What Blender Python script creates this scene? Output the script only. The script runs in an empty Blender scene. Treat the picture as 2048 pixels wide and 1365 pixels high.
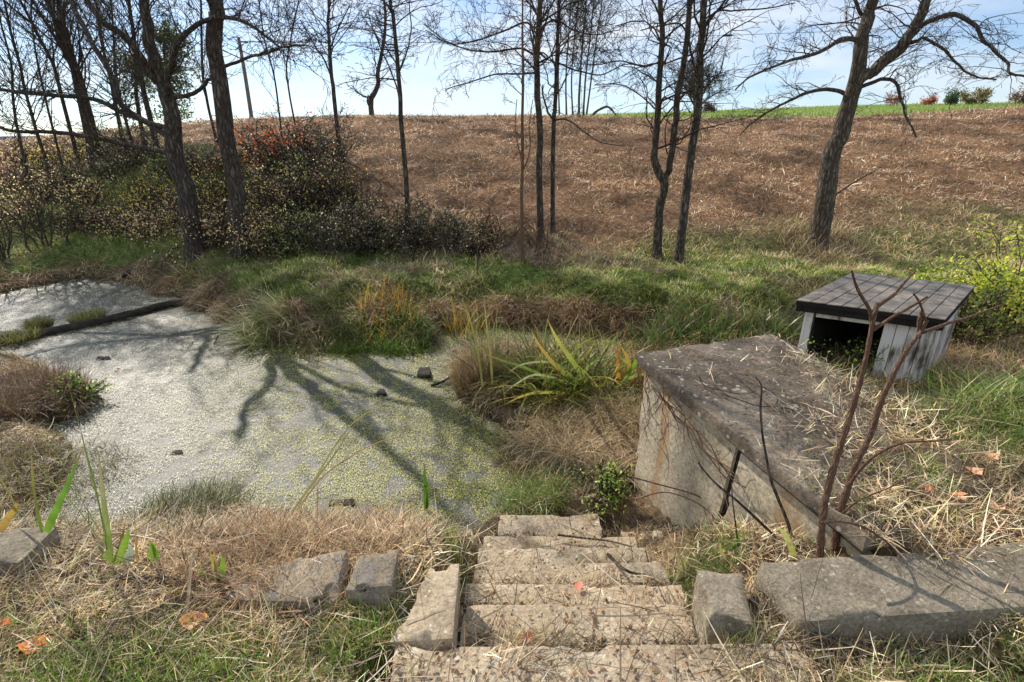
import bpy, math, random
import numpy as np
from mathutils import Vector

scene = bpy.context.scene
C = scene.collection
PITCH = math.radians(20.6)
CP, SP = math.cos(PITCH), math.sin(PITCH)
EYE = 2.5
FPX = 1024.0            # 18 mm lens on a 36 mm sensor, in pixels of the 2048 wide photograph
SUN_AZ, SUN_EL = math.radians(-39), math.radians(36)
RS = np.random.RandomState

# ------------------------------------------------------------------ helpers: rays and noise
def ray(u, v):
    cx = (u-1024)/FPX; cy = (682.5-v)/FPX
    return cx, CP+cy*SP, -SP+cy*CP
def PY(u, v, Y):
    a, b, c = ray(u, v); t = Y/b
    return np.array((a*t, Y, EYE+c*t))
def PZ(u, v, z):
    a, b, c = ray(u, v); t = (z-EYE)/c
    return np.array((a*t, b*t, z))
def depth(p): return p[1]*CP+(EYE-p[2])*SP
def sst(x, a, b):
    t = np.clip((np.asarray(x, float)-a)/(b-a), 0, 1); return t*t*(3-2*t)
def _h(ix, iy, s):
    n = (ix.astype(np.int64)*374761393 + iy.astype(np.int64)*668265263 + s*1442695041) & 0xffffffff
    n = ((n ^ (n >> 13))*1274126177) & 0xffffffff
    return ((n ^ (n >> 16)) & 0xffff)/65535.0
def vn(x, y, s=0):
    x = np.asarray(x, float); y = np.asarray(y, float)
    ix = np.floor(x); iy = np.floor(y); fx = x-ix; fy = y-iy
    fx = fx*fx*(3-2*fx); fy = fy*fy*(3-2*fy)
    a = _h(ix, iy, s); b = _h(ix+1, iy, s); c = _h(ix, iy+1, s); d = _h(ix+1, iy+1, s)
    return (a*(1-fx)+b*fx)*(1-fy)+(c*(1-fx)+d*fx)*fy
def fbm(x, y, f=1.0, o=4, s=0):
    r = 0; a = 1; t = 0
    for i in range(o):
        r = r+a*vn(np.asarray(x)*f+17.3*i, np.asarray(y)*f-9.1*i, s+i); t += a; a *= .5; f *= 2.03
    return r/t
def fbm3(p, f, s=0):
    return (fbm(p[:, 0]+p[:, 2]*.7, p[:, 1]-p[:, 2]*.6, f, 3, s)+fbm(p[:, 2]+11, p[:, 0]+p[:, 1]*.5, f, 3, s+5))*.5

# ------------------------------------------------------------------ terrain
SHORE_PX = [(-260, 760), (0, 712), (60, 722), (110, 742), (170, 768), (205, 795), (170, 830), (105, 850), (150, 890), (140, 950), (80, 1020),
            (55, 1058), (250, 1062), (330, 1015), (430, 1003), (560, 1020), (650, 1035), (780, 1065), (900, 1078), (965, 1045),
            (1020, 1015), (1065, 945), (1010, 865), (940, 800), (905, 745), (905, 705), (990, 698), (1100, 706), (1230, 712),
            (1290, 700), (1285, 676), (1180, 663), (1050, 655), (930, 650), (880, 662), (870, 694), (760, 692), (640, 700),
            (560, 690), (500, 665), (440, 635), (380, 608), (345, 592), (260, 568), (170, 556), (60, 575), (-60, 600), (-420, 640), (-420, 760)]
SHORE = np.array([PZ(u, v, 0)[:2] for u, v in SHORE_PX])
def shore_dist(x, y):
    """positive on land, negative over the water"""
    x = np.asarray(x, float); y = np.asarray(y, float)
    d2 = np.full(x.shape, 1e9); ins = np.zeros(x.shape, bool)
    n = len(SHORE)
    for i in range(n):
        ax, ay = SHORE[i]; bx, by = SHORE[(i+1) % n]
        ex, ey = bx-ax, by-ay
        t = np.clip(((x-ax)*ex+(y-ay)*ey)/(ex*ex+ey*ey), 0, 1)
        d2 = np.minimum(d2, (x-ax-t*ex)**2+(y-ay-t*ey)**2)
        c = ((ay > y) != (by > y))
        xi = ax+(y-ay)/(ey if abs(ey) > 1e-9 else 1e-9)*ex
        ins ^= c & (x < xi)
    d = np.sqrt(d2)
    return np.where(ins, -d, d)

SA = np.array((.84, 3.2)); E1 = np.array((.334, -.9426)); E2 = np.array((.9426, .334))
def sq(x, y):
    dx = x-SA[0]; dy = y-SA[1]
    return dx*E1[0]+dy*E1[1], dx*E2[0]+dy*E2[1]
def slab_z(s): return 1.2-.085*s
STEPS = [  # far edge y, tread height, x0, x1
    (1.30, .88, -.42, 1.02), (1.58, .755, -.2, .72), (1.80, .635, -.205, .76), (2.05, .515, -.2, .78), (2.29, .395, -.19, .76),
    (2.52, .27, -.17, .74), (2.87, .15, -.10, .60)]
def step_frac(x, y):
    r = np.zeros(np.shape(x)); y0 = .4
    for ye, z, a, b in STEPS:
        r = np.where((y >= y0) & (y < ye), (ye-y)/(ye-y0), r); y0 = ye
    return r
def step_h(x, y):
    r = np.full(np.shape(x), -9.0); y0 = .4
    for ye, z, a, b in STEPS:
        r = np.where((x > a) & (x < b) & (y >= y0) & (y < ye), z, r); y0 = ye
    return r
A_PTS = [-2.2, -.9, -.72, -.5, -.3, 0, .3, .6, .9, 2.2]
R_BR = [-.005, .014, .032, .046, .0515, .0515, .0475, .050, .064, .075]
R_GR = [-.03, -.02, -.01, .0, .02, .0535, .0615, .0725, .0765, .079]
def ground(x, y, d=None):
    x = np.asarray(x, float); y = np.asarray(y, float)
    if d is None: d = shore_dist(x, y)
    near = 1-sst(y, 1.75, 2.85)
    far = sst(y, 6.0, 7.6)
    T = .15+.71*near+.43*far*(1-.62*sst(-x-.25*(y-8), 5.3, 7.0))+.08*sst(x, 1.9, 2.8)*(1-near)*(1-far)
    T = T+.05*(fbm(x, y, .8, 3, 3)-.5)
    w = .32+1.15*far*(1-.5*sst(fbm(x, y, .6, 2, 8), .35, .7))
    t = np.clip(d/w, 0, 1)
    land = T*(1-(1-t)**1.7)
    # lumps of the grassy bank
    land = land+far*(.34*(fbm(x, y, 1.5, 3, 21)-.5)+.10*(fbm(x, y, 4.5, 2, 22)-.5))*sst(d, .1, .6)
    bed = -.3*np.clip(-d/.5, 0, 1)-.02
    h = np.where(d > 0, land, bed)
    # spring house mound
    s, q = sq(x, y)
    zs = slab_z(np.clip(s, 0, 2.2))
    cov = sst(q+.8*s+.55*sst(s, 1.38, 1.62)+.25*(fbm(x, y, 2.2, 3, 4)-.5), 1.48, 1.78)
    hm = .42+(zs-.42+.035)*cov
    drop = sst(q, 1.10, 1.32)*(1-sst(s, .55, 1.15))
    hm = hm*(1-drop)+.26*drop
    wm = sst(q, .03, .12)*sst(s, .02, .14)
    out = (1-sst(s, 1.58, 2.12))
    hm2 = np.where(s > 1.72, 1.03, hm)
    wm = np.where(q < 0.6, wm*(1-sst(s, 1.55, 1.68)*(1-sst(q, .04, .2))), wm)
    nearfade = 1-sst(-y, -1.5, -.9)*.6
    hm = hm*out+(.90+.13*sst(y, .9, 1.7)*sst(x, 1.15, 1.9))*(1-out)
    h = h*(1-wm)+hm*wm
    # ditch beside the mound on the shed side
    # hill
    a = x/np.maximum(y, 5.0)
    rb = np.interp(a, A_PTS, R_BR); rg = np.interp(a, A_PTS, R_GR); base = np.interp(a, [-.8, -.6], [.28, .62])
    zc = EYE+30*rb
    yy = np.clip((y-9.6)/(30-9.6), 0, 1)
    prof = 1-(1-yy)**(1.75)
    hill = base+(zc-base)*prof
    hill = hill+ (.20*(fbm(x, y, .33, 4, 31)-.5)+.20*(fbm(x, y, 1.5, 3, 33)-.5)+.08*(fbm(x, y, 5.0, 2, 34)-.5))*sst(y, 10, 13)*(1-sst(y, 24, 32))
    # hump of the left hillside
    hill = hill+.5*np.exp(-((x+9.5)/3.2)**2-((y-15.5)/2.6)**2)
    back = zc+(EYE+75*rg-zc)*np.clip((y-30)/45, 0, 4)
    back = np.where(y > 75, (EYE+75*rg)-(y-75)*.035, back)
    hill = np.where(y > 30, back, hill)
    k = sst(y, 9.0, 10.6)
    h = np.where(d > 0, h*(1-k)+hill*(1-(1-t)**1.7)*k, h)
    # under the steps
    ramp_z = np.interp(y, [.3, 1.28]+[t[0] for t in STEPS], [.88, .88]+[t[1] for t in STEPS])
    xl = np.interp(y, [1.28, 1.32, 2.05, 2.87], [-.42, -.205, -.205, -.07]); xr = np.interp(y, [1.28, 1.32, 1.6, 2.3, 2.87], [1.02, .74, .80, .78, .64])
    rk = sst(x, xl-.14, xl)*(1-sst(x, xr, xr+.25*sst(y, 1.3, 1.7)+.03))*(1-sst(y, 2.86, 3.05))*sst(y, .1, .3)
    h = np.where(h > ramp_z-.15, h*(1-rk)+(ramp_z-.15)*rk, h)
    sh = step_h(x, y)
    nb = np.maximum(step_h(x+.03, y), np.maximum(step_h(x-.03, y), np.maximum(step_h(x, y-.05), step_h(x, y+.05))))
    sh = np.where(sh > -1, sh, nb)
    # foreground unevenness
    h = h+.03*(fbm(x, y, 3.5, 3, 40)-.5)*(nb < -1)*(d > 0)*np.where((wm > .3) & (q < 1.2) & (s < 1.7), .3, 1)
    return h
def surf(x, y, d=None):
    """the upper surface that grass and litter lie on: ground, stair treads and slab top"""
    g = ground(x, y, d)
    g = np.maximum(g, step_h(np.asarray(x), np.asarray(y))+.004)
    s, q = sq(np.asarray(x, float), np.asarray(y, float))
    on = (s > 0.0) & (s < 1.74) & (q > 0) & (q < 1.18)
    return np.where(on, np.maximum(g, slab_z(s)+.008), g)
def hit(u, v, f=ground):
    a, b, c = ray(u, v)
    t = np.geomspace(.8, 260, 2600)
    z = EYE+c*t; g = f(a*t, b*t); g = np.maximum(g, 0)
    k = np.argmax(z <= g)
    if z[k] > g[k]: k = len(t)-1
    t0, t1 = t[max(k-1, 0)], t[k]
    for _ in range(12):
        m = (t0+t1)/2
        if EYE+c*m <= max(float(f(np.array([a*m]), np.array([b*m]))[0]), 0): t1 = m
        else: t0 = m
    return np.array((a*t1, b*t1, EYE+c*t1))

# ------------------------------------------------------------------ mesh builder
class MB:
    def __init__(s): s.v = []; s.f = []; s.c = []; s.n = 0
    def quads(s, verts, faces, cols=None):
        verts = np.asarray(verts, np.float32).reshape(-1, 3)
        s.v.append(verts); s.f.append(np.asarray(faces, np.int64).reshape(-1, 4)+s.n)
        if cols is None: cols = np.ones((len(verts), 3), np.float32)
        s.c.append(np.asarray(cols, np.float32).reshape(-1, 3)); s.n += len(verts)
    def mesh(s, name, smooth=False):
        v = np.concatenate(s.v); f = np.concatenate(s.f); c = np.concatenate(s.c)
        me = bpy.data.meshes.new(name)
        me.vertices.add(len(v)); me.vertices.foreach_set('co', v.ravel())
        me.loops.add(len(f)*4); me.loops.foreach_set('vertex_index', f.ravel().astype(np.int32))
        me.polygons.add(len(f)); me.polygons.foreach_set('loop_start', np.arange(0, len(f)*4, 4, dtype=np.int32))
        if smooth: me.polygons.foreach_set('use_smooth', np.ones(len(f), bool))
        at = me.attributes.new('Col', 'FLOAT_COLOR', 'POINT')
        at.data.foreach_set('color', np.concatenate([c, np.ones((len(c), 1), np.float32)], 1).ravel())
        me.update(); me.validate()
        return me
    def build(s, name, mat, parent=None, smooth=False, origin=None):
        if origin is not None:
            s.v = [a-np.asarray(origin, np.float32) for a in s.v]
        o = bpy.data.objects.new(name, s.mesh(name, smooth)); C.objects.link(o)
        o.data.materials.append(mat)
        if parent is not None: o.parent = parent
        elif origin is not None: o.location = tuple(float(q) for q in origin)
        return o
def tag(o, label=None, cat=None, group=None, kind=None):
    if label: o['label'] = label
    if cat: o['category'] = cat
    if group: o['group'] = group
    if kind: o['kind'] = kind
    return o
def thing(name, label, cat, loc, group=None):
    o = bpy.data.objects.new(name, None); C.objects.link(o); o.location = tuple(float(q) for q in loc)
    o.empty_display_size = .2
    return tag(o, label, cat, group)

def tubes(mb, lines, sides, col=None):
    """lines: list of (pts (n,3), radii (n)); all batched by length"""
    by = {}
    for p, r in lines: by.setdefault(len(p), []).append((p, r))
    for n, L in by.items():
        P = np.array([l[0] for l in L], float); R = np.array([l[1] for l in L], float)
        T = np.gradient(P, axis=1); T /= np.linalg.norm(T, axis=2, keepdims=True)+1e-9
        m = np.abs(T.mean(1)); ref = np.where((m[:, 2] > .75)[:, None], np.array([[1., 0, 0]]), np.array([[0, 0, 1.]]))
        A = np.cross(T, ref[:, None, :]); A /= np.linalg.norm(A, axis=2, keepdims=True)+1e-9
        B = np.cross(T, A)
        th = np.arange(sides)*2*math.pi/sides
        ring = P[:, :, None, :]+R[:, :, None, None]*(np.cos(th)[None, None, :, None]*A[:, :, None, :]+np.sin(th)[None, None, :, None]*B[:, :, None, :])
        M = len(L); idx = np.arange(M*n*sides).reshape(M, n, sides)
        a = idx[:, :-1, :]; b = np.roll(a, -1, 2); c2 = idx[:, 1:, :]; d = np.roll(c2, -1, 2)
        F = np.stack([a, b, d, c2], -1).reshape(-1, 4)
        mb.quads(ring.reshape(-1, 3), F, None if col is None else np.tile(col, (M*n*sides, 1)))

def ribbons(mb, pos, az, tilt, bend, L, W, c0, c1, segs=3, twist=None, tipw=.12, ds=None):
    """curved blades: start tilt from vertical, bend adds up along the blade"""
    N = len(pos); pos = np.asarray(pos, float)
    twist = np.zeros(N) if twist is None else twist
    P = [pos]; cur = pos.copy()
    dx = np.sin(az); dy = np.cos(az)
    for k in range(segs):
        th = tilt+bend*(k+.5)/segs
        st = L/segs
        cur = cur+np.stack([np.sin(th)*dx*st, np.sin(th)*dy*st, np.cos(th)*st], 1)
        P.append(cur)
    P = np.stack(P, 1)
    wx = np.cos(az+twist); wy = -np.sin(az+twist)
    Wd = np.stack([wx, wy, np.sin(twist)*.6], 1)
    prof = np.array([1-(1-tipw)*(k/segs)**1.6 for k in range(segs+1)]); prof[0] = .8
    off = (W[:, None]*.5*prof[None, :])[:, :, None]*Wd[:, None, :]
    V = np.stack([P-off, P+off], 2)            # N, segs+1, 2, 3
    idx = np.arange(N*(segs+1)*2).reshape(N, segs+1, 2)
    F = np.stack([idx[:, :-1, 0], idx[:, :-1, 1], idx[:, 1:, 1], idx[:, 1:, 0]], -1).reshape(-1, 4)
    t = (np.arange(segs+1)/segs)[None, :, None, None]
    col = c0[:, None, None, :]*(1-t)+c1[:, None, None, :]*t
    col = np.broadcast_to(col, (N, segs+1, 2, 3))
    mb.quads(V.reshape(-1, 3), F, col.reshape(-1, 3))

def leaves(mb, pos, size, col, rs, flat=0.0):
    N = len(pos)
    a = rs.normal(size=(N, 3)); a[:, 2] *= (1-flat); a /= np.linalg.norm(a, axis=1, keepdims=True)
    r = rs.normal(size=(N, 3)); r[:, 2] *= (1-flat)
    b = np.cross(a, r); b /= np.linalg.norm(b, axis=1, keepdims=True)+1e-9
    if flat > .5:
        b = np.cross(a, np.array([[0, 0, 1.]])+rs.normal(size=(N, 3))*.25); b /= np.linalg.norm(b, axis=1, keepdims=True)+1e-9
    s = size[:, None]
    n = np.cross(a, b)
    V = np.stack([pos-a*s*.6, pos+b*s*.33+n*s*.08, pos+a*s*.6, pos-b*s*.33+n*s*.08], 1)
    F = np.arange(N*4).reshape(N, 4)
    mb.quads(V.reshape(-1, 3), F, np.repeat(col, 4, 0))

def pick(cols, w, N, rs, var=.18):
    cols = np.array(cols, float); w = np.array(w, float); w /= w.sum()
    c = cols[rs.choice(len(cols), N, p=w)]
    return np.clip(c*(1+rs.normal(size=(N, 1))*var)*(1+rs.normal(size=(N, 3))*var*.25), .004, .9)

# ------------------------------------------------------------------ materials
def newmat(name):
    m = bpy.data.materials.new(name); m.use_nodes = True
    nt = m.node_tree; nt.nodes.clear()
    return m, nt, nt.nodes, nt.links
def nd(ns, t, **kw):
    n = ns.new(t)
    for k, v in kw.items():
        if k.startswith('_'): setattr(n, k[1:], v)
        else: n.inputs[k.replace('__', ' ')].default_value = v
    return n
def ramp(ns, stops):
    r = ns.new('ShaderNodeValToRGB'); e = r.color_ramp.elements
    while len(e) < len(stops): e.new(.5)
    for el, (p, c) in zip(e, stops): el.position = p; el.color = (*c, 1)
    return r
def veg_mat(name, trans=.35, rough=.55, spec=.3, gain=1.0, ior=1.45):
    m, nt, ns, ln = newmat(name)
    at = nd(ns, 'ShaderNodeAttribute', _attribute_name='Col')
    geo = ns.new('ShaderNodeNewGeometry')
    nz = nd(ns, 'ShaderNodeTexNoise', Scale=55.0, Detail=3.0)
    ln.new(geo.outputs['Position'], nz.inputs['Vector'])
    mr = nd(ns, 'ShaderNodeMapRange'); mr.inputs[3].default_value = .72*gain; mr.inputs[4].default_value = 1.28*gain
    ln.new(nz.outputs[0], mr.inputs[0])
    mx = nd(ns, 'ShaderNodeVectorMath', _operation='SCALE'); ln.new(at.outputs[0], mx.inputs[0]); ln.new(mr.outputs[0], mx.inputs[3])
    pb = nd(ns, 'ShaderNodeBsdfPrincipled', Roughness=rough); pb.inputs['Specular IOR Level'].default_value = spec; pb.inputs['IOR'].default_value = ior
    ln.new(mx.outputs[0], pb.inputs['Base Color'])
    out = ns.new('ShaderNodeOutputMaterial')
    if trans > 0:
        tr = ns.new('ShaderNodeBsdfTranslucent'); ln.new(mx.outputs[0], tr.inputs[0])
        ms = nd(ns, 'ShaderNodeMixShader', Fac=trans)
        ln.new(pb.outputs[0], ms.inputs[1]); ln.new(tr.outputs[0], ms.inputs[2]); ln.new(ms.outputs[0], out.inputs[0])
    else: ln.new(pb.outputs[0], out.inputs[0])
    return m
def bark_mat(name, c0, c1, sc=14.0, moss=None):
    m, nt, ns, ln = newmat(name)
    tc = ns.new('ShaderNodeNewGeometry')
    mp = nd(ns, 'ShaderNodeMapping'); mp.inputs['Scale'].default_value = (1, 1, .22)
    ln.new(tc.outputs['Position'], mp.inputs[0])
    vo = nd(ns, 'ShaderNodeTexVoronoi', Scale=sc*1.6); vo.feature = 'DISTANCE_TO_EDGE'
    nz = nd(ns, 'ShaderNodeTexNoise', Scale=sc, Detail=6.0)
    ln.new(mp.outputs[0], nz.inputs['Vector'])
    dm = nd(ns, 'ShaderNodeVectorMath', _operation='MULTIPLY_ADD'); dm.inputs[1].default_value = (.12, .12, .12)
    ln.new(nz.outputs['Color'], dm.inputs[0]); ln.new(mp.outputs[0], dm.inputs[2]); ln.new(dm.outputs[0], vo.inputs['Vector'])
    mm = nd(ns, 'ShaderNodeMath', _operation='MULTIPLY'); mm.inputs[1].default_value = 2.2
    ln.new(vo.outputs['Distance'], mm.inputs[0])
    ad = nd(ns, 'ShaderNodeMath', _operation='MULTIPLY'); ln.new(mm.outputs[0], ad.inputs[0]); ln.new(nz.outputs[0], ad.inputs[1])
    rp = ramp(ns, [(.05, c0), (.6, c1)])
    ln.new(ad.outputs[0], rp.inputs[0])
    pb = nd(ns, 'ShaderNodeBsdfPrincipled', Roughness=.85); pb.inputs['Specular IOR Level'].default_value = .2
    col = rp.outputs[0]
    if moss:
        n2 = nd(ns, 'ShaderNodeTexNoise', Scale=2.5, Detail=5.0); ln.new(tc.outputs['Position'], n2.inputs['Vector'])
        r2 = ramp(ns, [(.52, (0, 0, 0)), (.66, (1, 1, 1))]); ln.new(n2.outputs[0], r2.inputs[0])
        mc = nd(ns, 'ShaderNodeMixRGB', Color2=(*moss, 1)); ln.new(r2.outputs[0], mc.inputs[0]); ln.new(col, mc.inputs[1]); col = mc.outputs[0]
    ln.new(col, pb.inputs['Base Color'])
    bp = nd(ns, 'ShaderNodeBump', Strength=.9, Distance=.03); ln.new(ad.outputs[0], bp.inputs['Height']); ln.new(bp.outputs[0], pb.inputs['Normal'])
    out = ns.new('ShaderNodeOutputMaterial'); ln.new(pb.outputs[0], out.inputs[0])
    return m
def stone_mat(name, cols, sc=4.0, spots=None, bump=.5, stain=None, rough=.85):
    m, nt, ns, ln = newmat(name)
    g = ns.new('ShaderNodeNewGeometry')
    n1 = nd(ns, 'ShaderNodeTexNoise', Scale=sc, Detail=9.0, Roughness=.68); ln.new(g.outputs['Position'], n1.inputs['Vector'])
    k = len(cols); rp = ramp(ns, [(.3+.42*i/(k-1), c) for i, c in enumerate(cols)]); ln.new(n1.outputs[0], rp.inputs[0])
    col = rp.outputs[0]
    n2 = nd(ns, 'ShaderNodeTexNoise', Scale=sc*14, Detail=6.0, Roughness=.75); ln.new(g.outputs['Position'], n2.inputs['Vector'])
    r2 = ramp(ns, [(.3, (.45, .45, .45)), (.62, (1.15, 1.15, 1.15))]); ln.new(n2.outputs[0], r2.inputs[0])
    mu = nd(ns, 'ShaderNodeMixRGB', _blend_type='MULTIPLY', Fac=1.0); ln.new(col, mu.inputs[1]); ln.new(r2.outputs[0], mu.inputs[2]); col = mu.outputs[0]
    if stain:
        n3 = nd(ns, 'ShaderNodeTexNoise', Scale=sc*.7, Detail=5.0, Distortion=.6)
        mp = nd(ns, 'ShaderNodeMapping'); mp.inputs['Scale'].default_value = (2.2, 2.2, .7); mp.inputs['Location'].default_value = (stain[1], 0, 0)
        ln.new(g.outputs['Position'], mp.inputs[0]); ln.new(mp.outputs[0], n3.inputs['Vector'])
        r3 = ramp(ns, [(.55, (0, 0, 0)), (.72, (.85, .85, .85))]); ln.new(n3.outputs[0], r3.inputs[0])
        mc = nd(ns, 'ShaderNodeMixRGB', Color2=(*stain[0], 1)); ln.new(r3.outputs[0], mc.inputs[0]); ln.new(col, mc.inputs[1]); col = mc.outputs[0]
    if spots:
        vo = nd(ns, 'ShaderNodeTexVoronoi', Scale=sc*7); ln.new(g.outputs['Position'], vo.inputs['Vector'])
        n4 = nd(ns, 'ShaderNodeTexNoise', Scale=sc*3, Detail=3.0); ln.new(g.outputs['Position'], n4.inputs['Vector'])
        su = nd(ns, 'ShaderNodeMath', _operation='SUBTRACT'); ln.new(n4.outputs[0], su.inputs[0]); ln.new(vo.outputs['Distance'], su.inputs[1])
        r4 = ramp(ns, [(.32, (0, 0, 0)), (.42, (.8, .8, .8))]); ln.new(su.outputs[0], r4.inputs[0])
        mc = nd(ns, 'ShaderNodeMixRGB', Color2=(*spots, 1)); ln.new(r4.outputs[0], mc.inputs[0]); ln.new(col, mc.inputs[1]); col = mc.outputs[0]
    pb = nd(ns, 'ShaderNodeBsdfPrincipled', Roughness=rough); pb.inputs['Specular IOR Level'].default_value = .25
    ln.new(col, pb.inputs['Base Color'])
    bp = nd(ns, 'ShaderNodeBump', Strength=bump, Distance=.02); ln.new(n2.outputs[0], bp.inputs['Height'])
    b2 = nd(ns, 'ShaderNodeBump', Strength=bump, Distance=.05); ln.new(n1.outputs[0], b2.inputs['Height']); ln.new(bp.outputs[0], b2.inputs['Normal'])
    ln.new(b2.outputs[0], pb.inputs['Normal'])
    out = ns.new('ShaderNodeOutputMaterial'); ln.new(pb.outputs[0], out.inputs[0])
    return m
def ground_mat():
    m, nt, ns, ln = newmat('ground')
    at = nd(ns, 'ShaderNodeAttribute', _attribute_name='Col')
    g = ns.new('ShaderNodeNewGeometry')
    n1 = nd(ns, 'ShaderNodeTexNoise', Scale=9.0, Detail=10.0, Roughness=.75); ln.new(g.outputs['Position'], n1.inputs['Vector'])
    r1 = ramp(ns, [(.32, (.35, .33, .3)), (.5, (.9, .9, .9)), (.7, (1.6, 1.5, 1.35))]); ln.new(n1.outputs[0], r1.inputs[0])
    mu = nd(ns, 'ShaderNodeMixRGB', _blend_type='MULTIPLY', Fac=1.0); ln.new(at.outputs[0], mu.inputs[1]); ln.new(r1.outputs[0], mu.inputs[2])
    pb = nd(ns, 'ShaderNodeBsdfPrincipled', Roughness=.95); pb.inputs['Specular IOR Level'].default_value = .1
    ln.new(mu.outputs[0], pb.inputs['Base Color'])
    bp = nd(ns, 'ShaderNodeBump', Strength=.8, Distance=.08); ln.new(n1.outputs[0], bp.inputs['Height']); ln.new(bp.outputs[0], pb.inputs['Normal'])
    out = ns.new('ShaderNodeOutputMaterial'); ln.new(pb.outputs[0], out.inputs[0])
    return m
def water_mat():
    m, nt, ns, ln = newmat('pond_water')
    g = ns.new('ShaderNodeNewGeometry')
    n1 = nd(ns, 'ShaderNodeTexNoise', Scale=38.0, Detail=6.0, Roughness=.7); ln.new(g.outputs['Position'], n1.inputs['Vector'])
    n0 = nd(ns, 'ShaderNodeTexNoise', Scale=1.3, Detail=5.0, Roughness=.6); ln.new(g.outputs['Position'], n0.inputs['Vector'])
    r1 = ramp(ns, [(.38, (.008, .008, .005)), (.50, (.03, .03, .012)), (.62, (.12, .115, .03))]); ln.new(n1.outputs[0], r1.inputs[0])
    pb = nd(ns, 'ShaderNodeBsdfPrincipled', Roughness=.44, IOR=1.85)
    ln.new(r1.outputs[0], pb.inputs['Base Color'])
    bp = nd(ns, 'ShaderNodeBump', Strength=.68, Distance=.017); ln.new(n1.outputs[0], bp.inputs['Height']); ln.new(bp.outputs[0], pb.inputs['Normal'])
    out = ns.new('ShaderNodeOutputMaterial'); ln.new(pb.outputs[0], out.inputs[0])
    return m
M = dict(
    grass=veg_mat('grass', .5, .4, .45, 1.2), straw=veg_mat('dry_straw', .25, .5, .35, 1.28), leaf=veg_mat('leaf', .5, .38, .5, 2.6),
    iris=veg_mat('iris_blade', .5, .36, .45, 1.1), weed=veg_mat('duckweed', .08, .45, .5, 1.3, 1.5),
    bark=bark_mat('dark_bark', (.045, .036, .028), (.25, .20, .15)),
    bark_mid=bark_mat('brown_bark', (.06, .048, .036), (.30, .24, .18), 14),
    bark_pale=bark_mat('pale_bark', (.06, .05, .04), (.27, .22, .17), 16),
    bark_moss=bark_mat('mossy_bark', (.03, .026, .018), (.13, .11, .07), 14, (.10, .115, .03)),
    bark_red=bark_mat('reddish_bark', (.17, .095, .06), (.46, .29, .19), 30),
    twig=bark_mat('twig', (.08, .062, .048), (.30, .24, .18), 30),
    far=bark_mat('far_bark', (.08, .07, .065), (.20, .17, .15), 5),
    ground=ground_mat(), water=water_mat(),
    slab=stone_mat('weathered_concrete', [(.055, .043, .032), (.19, .15, .11), (.46, .38, .28)], 2.6, (.5, .46, .38), .7),
    wall=stone_mat('pale_concrete', [(.36, .30, .20), (.60, .51, .36), (.74, .64, .47)], 3.0, None, .3, ((.42, .19, .06), 3.0)),
    step=stone_mat('step_concrete', [(.36, .27, .17), (.60, .475, .32), (.76, .64, .46)], 4.0, (.8, .72, .58), .55),
    curb=stone_mat('lichen_concrete', [(.20, .165, .115), (.40, .335, .24), (.54, .46, .34)], 5.0, (.6, .55, .42), .7),
    rock=stone_mat('grey_rock', [(.26, .22, .16), (.46, .37, .26), (.62, .51, .37)], 5.0, None, .8, ((.26, .26, .26), 1.0)),
    shingle=stone_mat('tar_shingle', [(.14, .12, .095), (.30, .26, .215), (.50, .44, .36)], 6.0, None, .5, None, .7),
    tar=stone_mat('tar', [(.018, .016, .014), (.035, .031, .027)], 5.0),
    wood=stone_mat('rotten_wood', [(.025, .02, .015), (.07, .055, .04), (.13, .105, .075)], 8.0, None, .8),
)
def paint_mat():
    m, nt, ns, ln = newmat('peeling_white_paint')
    tc = ns.new('ShaderNodeNewGeometry')
    mp = nd(ns, 'ShaderNodeMapping'); mp.inputs['Scale'].default_value = (1, 1, .12); ln.new(tc.outputs['Position'], mp.inputs[0])
    nz = nd(ns, 'ShaderNodeTexNoise', Scale=34.0, Detail=8.0, Roughness=.7); ln.new(mp.outputs[0], nz.inputs['Vector'])
    n2 = nd(ns, 'ShaderNodeTexNoise', Scale=3.0, Detail=3.0); ln.new(tc.outputs['Position'], n2.inputs['Vector'])
    ad = nd(ns, 'ShaderNodeMath', _operation='ADD'); ln.new(nz.outputs[0], ad.inputs[0]); ln.new(n2.outputs[0], ad.inputs[1])
    hf = nd(ns, 'ShaderNodeMath', _operation='MULTIPLY'); hf.inputs[1].default_value = .5; ln.new(ad.outputs[0], hf.inputs[0])
    rp = ramp(ns, [(.39, (.09, .08, .065)), (.45, (.40, .385, .35)), (.52, (.80, .79, .76))]); ln.new(hf.outputs[0], rp.inputs[0])
    pb = nd(ns, 'ShaderNodeBsdfPrincipled', Roughness=.7); ln.new(rp.outputs[0], pb.inputs['Base Color'])
    bp = nd(ns, 'ShaderNodeBump', Strength=.5, Distance=.01); ln.new(hf.outputs[0], bp.inputs['Height']); ln.new(bp.outputs[0], pb.inputs['Normal'])
    out = ns.new('ShaderNodeOutputMaterial'); ln.new(pb.outputs[0], out.inputs[0])
    return m
M['paint'] = paint_mat()
def plain_mat(name, c, rough=.8):
    m, nt, ns, ln = newmat(name)
    nz = nd(ns, 'ShaderNodeTexNoise', Scale=.02, Detail=4.0); g = ns.new('ShaderNodeNewGeometry'); ln.new(g.outputs['Position'], nz.inputs['Vector'])
    rp = ramp(ns, [(.3, tuple(x*.85 for x in c)), (.7, tuple(x*1.15 for x in c))]); ln.new(nz.outputs[0], rp.inputs[0])
    pb = nd(ns, 'ShaderNodeBsdfPrincipled', Roughness=rough); ln.new(rp.outputs[0], pb.inputs['Base Color'])
    out = ns.new('ShaderNodeOutputMaterial'); ln.new(pb.outputs[0], out.inputs[0]); return m
M['haze'] = plain_mat('hazy_hill', (.16, .26, .42), 1.0)
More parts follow.
